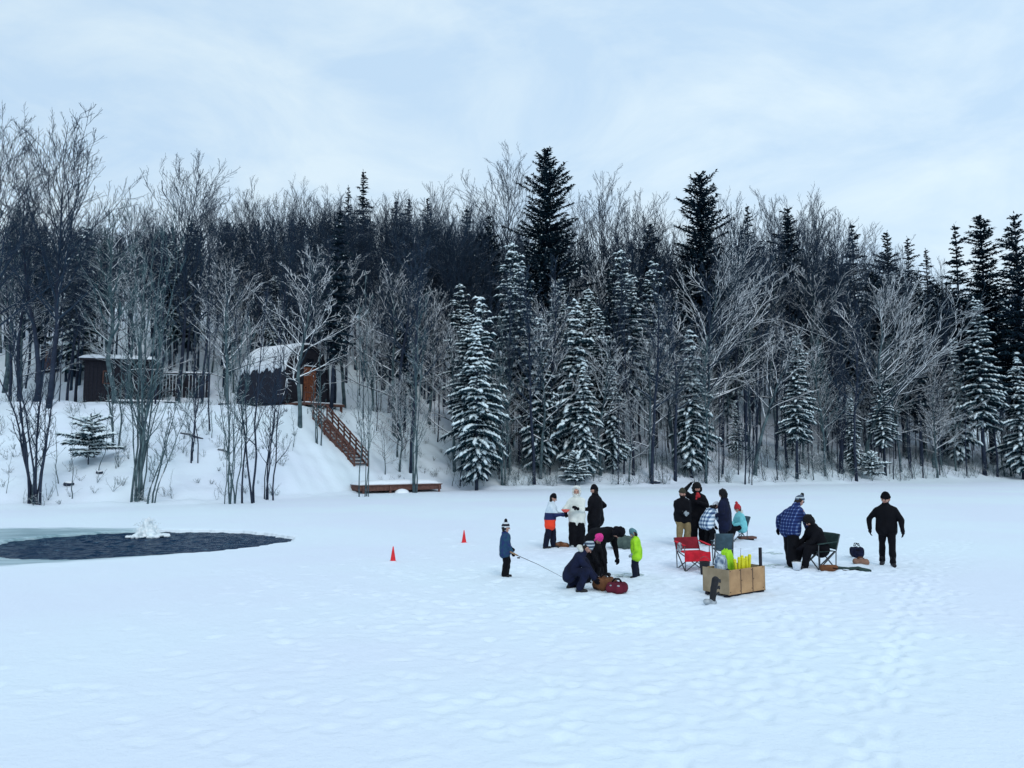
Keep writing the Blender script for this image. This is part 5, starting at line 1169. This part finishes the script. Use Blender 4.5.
# folding chairs
M_PATD = cloth('dark_white_patterned_cloth', (.42, .46, .50), (.012, .014, .02), scale=14)
M_METAL = mat('dark_tube_metal', (.12, .13, .14), .4, (.08, .085, .09), 8, metal=.6); M_GREYC = cloth('grey_blue_canvas', (.065, .115, .145), (.045, .08, .10))
def camp_chair(px, py, rz, wd, m_seat, m_back, lab, seat_h=.42, back_h=.86, m_trim=None, arms=True, cup=False):
    e = empty('folding_chair', on(px, py), R(rz), lab, 'folding chair', 'folding camp chairs'); w2, d2 = wd / 2, .24
    for sx_ in (-1, 1):
        MB().bar((-w2 * sx_, -d2, .0), (w2 * sx_ * .95, -d2 + .01, seat_h), .022).build('leg', M_METAL, e)
        MB().bar((-w2 * sx_, d2, .0), (w2 * sx_ * .95, d2 - .01, seat_h), .022).build('leg', M_METAL, e)
        MB().bar((sx_ * w2, -d2 - .02 * sx_, .0), (sx_ * w2, d2, seat_h), .022).build('leg', M_METAL, e)
        MB().tube([(sx_ * w2, d2, .0), (sx_ * w2, d2 + .02, seat_h), (sx_ * w2 * 1.02, d2 + .14, back_h)], .013, 8).build('back_pole', M_METAL, e, True)
        if arms:
            MB().tube([(sx_ * w2, -d2, .0), (sx_ * w2 * 1.04, -d2 - .01, seat_h), (sx_ * w2 * 1.06, -d2, .62)], .012, 8).build('front_pole', M_METAL, e, True)
            MB().box((sx_ * w2 * 1.06, .02, .63), (.07, .56, .02), b=.006, rx=.08).build('armrest', m_trim or m_seat, e)
    V, F = [], []; n = 10
    def sheet(f, m_, nm):
        V = []; F = []
        for k in (0, 1):
            for j in range(n + 1):
                for i in range(n + 1): V.append(f(i / n, j / n, k * .014))
        q = (n + 1) ** 2
        for j in range(n):
            for i in range(n): a = j * (n + 1) + i; F.append((a, a + n + 1, a + n + 2, a + 1)); F.append((q + a, q + a + 1, q + a + n + 2, q + a + n + 1))
        for i in range(n):
            for a, b_ in ((i, i + 1), (n * (n + 1) + i + 1, n * (n + 1) + i), ((i + 1) * (n + 1), i * (n + 1)), (i * (n + 1) + n, (i + 1) * (n + 1) + n)): F.append((a, b_, q + b_, q + a))
        return link(nm, make_mesh(nm, V, F, m_, True), e)
    sheet(lambda u, v, t_: ((u - .5) * wd, -d2 - .02 + v * (2 * d2 + .02), seat_h - .05 * math.sin(math.pi * u) * math.sin(math.pi * min(1, v * 1.2)) + t_), m_seat, 'seat')
    sheet(lambda u, v, t_: ((u - .5) * wd * 1.02, d2 + .02 + .13 * v + .05 * math.sin(math.pi * u) - t_, seat_h + .04 + v * (back_h - seat_h - .03)), m_back, 'backrest')
    return e
M_REDD = cloth('dark_red_canvas', (.24, .016, .030), (.16, .012, .020))
rc = camp_chair(693, 569.5, 12, .60, M_RED, M_REDD, 'red folding chair with crossed grey legs, behind the plywood crate', .42, .72, M_RED)
MB().box((0, -.275, .34), (.66, .025, .22), rx=-.10, b=.008).build('front_flap', M_RED, rc)
q = caps([((-.38, -.10, .50), .06, (-.38, -.10, .60), .065)], 12); soft(q.V, q.F, M_PATD, 'cup_pouch', rc, .012, 2, .006, 25)
camp_chair(723, 567, 172, .42, M_GREYC, M_GREYC, 'grey-blue folding chair with its back towards the plywood crate', .42, .84)
camp_chair(736.5, 540.5, -72, .44, M_GREYC, M_GREYC, 'small grey folding chair under the turquoise-jacketed person', .40, .74, None, False)
camp_chair(819.5, 568, -73, .58, M_DGRN, M_DGRN, 'dark green camp chair holding the hunched person in black', .42, .82, M_DGRN)

# plywood crate with its contents
M_PLY = mat('plywood', (.46, .28, .14), .75, (.32, .19, .095), 3.5, .25, 30); M_PLYG = mat('weathered_plywood', (.34, .26, .17), .8, (.24, .18, .11), 4, .25, 30)
c0 = on(729, 598); a0 = R(36); ux = Vector((math.cos(a0), math.sin(a0), 0)); uy = Vector((-ux.y, ux.x, 0)); CL, CW, CHt = 1.12, .60, .47
cr = empty('plywood_crate', c0, a0, 'open plywood crate on the ice with yellow tubes standing in it', 'crate')
MB().box((CL / 2, .009, CHt / 2 + .05), (CL, .018, CHt)).build('side_panel', M_PLY, cr); MB().box((CL / 2, CW, CHt / 2 + .05), (CL, .018, CHt)).build('side_panel', M_PLY, cr)
MB().box((-.0115, CW / 2, CHt / 2 + .06), (.018, CW + .04, CHt)).build('end_panel', M_PLYG, cr); MB().box((CL + .0115, CW / 2, CHt / 2 + .04), (.018, CW, CHt + .02)).build('end_panel', M_PLYG, cr)
MB().box((CL / 2, CW / 2, .20), (CL - .03, CW - .03, .018)).build('floor_board', M_PLYG, cr)
for x, y in ((.03, .03), (.03, CW - .03), (CL - .04, CW - .03)): MB().box((x, y, .28), (.035, .035, .5)).build('corner_post', M_WOODD, cr)
MB().box((CL - .05, .05, .46), (.055, .04, .84)).build('tall_post', M_WOODD, cr)
mb = MB()
for x in (.37, .74): mb.box((x, -.002, CHt / 2 + .05), (.012, .006, CHt - .01))
for x, z in ((.05, .1), (.05, .5), (.34, .1), (.34, .5), (.40, .3), (.71, .12), (.71, .48), (.77, .3), (1.07, .1), (1.07, .5)): mb.box((x, -.003, z), (.014, .008, .014))
mb.build('seam_nails', M_WOODD, cr)
for y in (.07, CW - .07): MB().box((CL / 2, y, .022), (CL + .06, .06, .05)).build('runner', M_WOODD, cr)
def loc(x, y, z): return c0 + ux * x + uy * y + Vector((0, 0, z))
M_YEL = mat('yellow_plastic', (.78, .74, .03), .45, (.66, .60, .02), 6); M_PATT = cloth('white_blue_pattern', (.50, .58, .64), (.04, .08, .15), scale=11)
for k in range(6):
    p = loc(.40 + .078 * k, .10 + .03 * (k % 2), .21); e = empty('tip_up_tube', p, 0, ['yellow tube leaning at the left end of the row in the crate', 'second yellow tube of the row in the crate', 'third yellow tube of the row, with a dark rod above it', 'fourth yellow tube of the row in the crate', 'fifth yellow tube of the row in the crate', 'yellow tube at the right end of the row, nearest the tall post'][k], 'tube', 'yellow tubes standing in the plywood crate')
    e.rotation_euler = (0, (-.10, .03, 0, .02, -.03, .05)[k], 0); h = .46 + .03 * (k % 3)
    MB().lathe([(.030, 0), (.032, .02), (.030, h - .03), (.034, h - .02), (.034, h)], (0, 0, 0), 12).build('tube', M_YEL, e, True); MB().lathe([(.033, h + .002), (.028, h + .03)], (0, 0, 0), 12).build('cap', M_YEL, e, True)
e = empty('short_rod', loc(.60, .22, .21), 0, 'short dark ice rod sticking up among the yellow tubes', 'fishing rod'); MB().tube([(0, 0, 0), (.02, 0, .3)], .012, 6).build('grip', M_CORK, e, True); MB().tube([(.02, 0, .3), (.05, 0, .68)], [.006, .003], 6).build('blank', M_ROD, e, True)
bag('lime_sack', loc(.42, .36, .21), (.22, .20, .74), M_LIME, 'lime green sack standing in the crate behind the yellow tubes', 'sack', a0, None, None, None, seed=11)
bag('patterned_bag', loc(.17, .31, .21), (.22, .20, .64), M_PATT, 'white and blue patterned bag standing at the near end inside the crate', 'bag', a0 + .4, None, None, M_NAVY, seed=12)
e = empty('black_bucket', on(705, 574), 0, 'black bucket on the snow between the red chair and the crate', 'bucket'); MB().lathe([(.10, 0), (.115, .26), (.122, .27), (.122, .29), (.11, .29), (.09, .02)], (0, 0, 0), 20).build('pail', M_RUB, e, True)
MB().tube([(.118 * math.cos(t_), .02, .27 + .13 * math.sin(t_)) for t_ in [math.pi * k / 10 for k in range(11)]], .006, 6).build('handle', M_METAL, e, True)
# tall buckled boot
M_SOLE = mat('silver_sole', (.42, .46, .48), .45, (.22, .25, .28), 14)
e = empty('tall_boot', on(712, 605), R(-150), 'tall black buckled boot with a silver grey foot standing in front of the crate', 'boot'); e.rotation_euler = (0, R(-10), R(-150))
q = caps([((0, 0, .10), .060, (.0, 0, .30), .062), ((0, 0, .30), .062, (-.02, 0, .46), .068)], 14); soft(q.V, q.F, M_RUB, 'shaft', e, .010, 2, .003, 30)
q = caps([((-.04, 0, .055), .055, (.16, 0, .05), .052)], 14); q.V = [Vector((v[0], v[1], max(v[2], 0))) for v in q.V]; soft(q.V, q.F, M_SOLE, 'foot', e, .010, 2)
for k, z in enumerate((.20, .31, .43)): q = caps([((-.06, .02, z), .020, (-.13, .0, z + .035), .022), ((-.13, 0, z + .035), .022, (-.14, 0, z + .0), .018)], 8); soft(q.V, q.F, M_RUB, 'buckle', e, .008, 1)
# scoop and small bucket by the angler
e = empty('ice_scoop', on(803, 566.5), 0, 'lime green ice scoop leaning by the feet of the checked-shirt person', 'scoop'); MB().tube([(0, 0, .12), (.10, 0, .42)], .012, 8).build('handle', M_WHITE, e, True); MB().tube([(0, 0, .0), (.005, 0, .13)], [.05, .03], 10).build('bowl', M_LIME, e, True)
e = empty('small_pail', on(797, 569.5), 0, 'small white pail of slush by the boots of the checked-shirt person', 'pail'); MB().lathe([(.085, 0), (.11, .16), (.118, .17), (.105, .17), (.08, .02)], (0, 0, 0), 18).build('pail', M_SNOWCAP, e, True); MB().tube([(.112 * math.cos(t_), .0, .16 + .06 * math.sin(t_)) for t_ in [math.pi * k / 8 for k in range(9)]], .004, 6).build('handle', M_METAL, e, True)
# drilled holes: rings of grey slush
M_SLUSH = mat('grey_slush', (.58, .68, .70), .4, (.36, .46, .48), 14, .6, 30)
for i, (px, py, r, lab) in enumerate(((781, 566.5, .34, 'patch of grey slush round the hole left of the checked-shirt person'), (627, 575.5, .30, 'faint slush ring of a drilled hole left of the lime-jacketed person'), (771, 553, .22, 'dull slush patch on the snow right of the crate'))):
    p = on(px, py); rn = random.Random(i); mb = MB()
    for k in range(26):
        a = rn.uniform(0, 6.3); rr = r * rn.uniform(.25, 1); mb.ball((math.cos(a) * rr * 1.25, math.sin(a) * rr, .0), (rn.uniform(.04, .12), rn.uniform(.04, .10), rn.uniform(.006, .014)), 8, 5)
    o_ = mb.build('slush_patch', M_SLUSH, None, True); o_.location = p + Vector((0, 0, .004)); tag(o_, lab, 'slush')
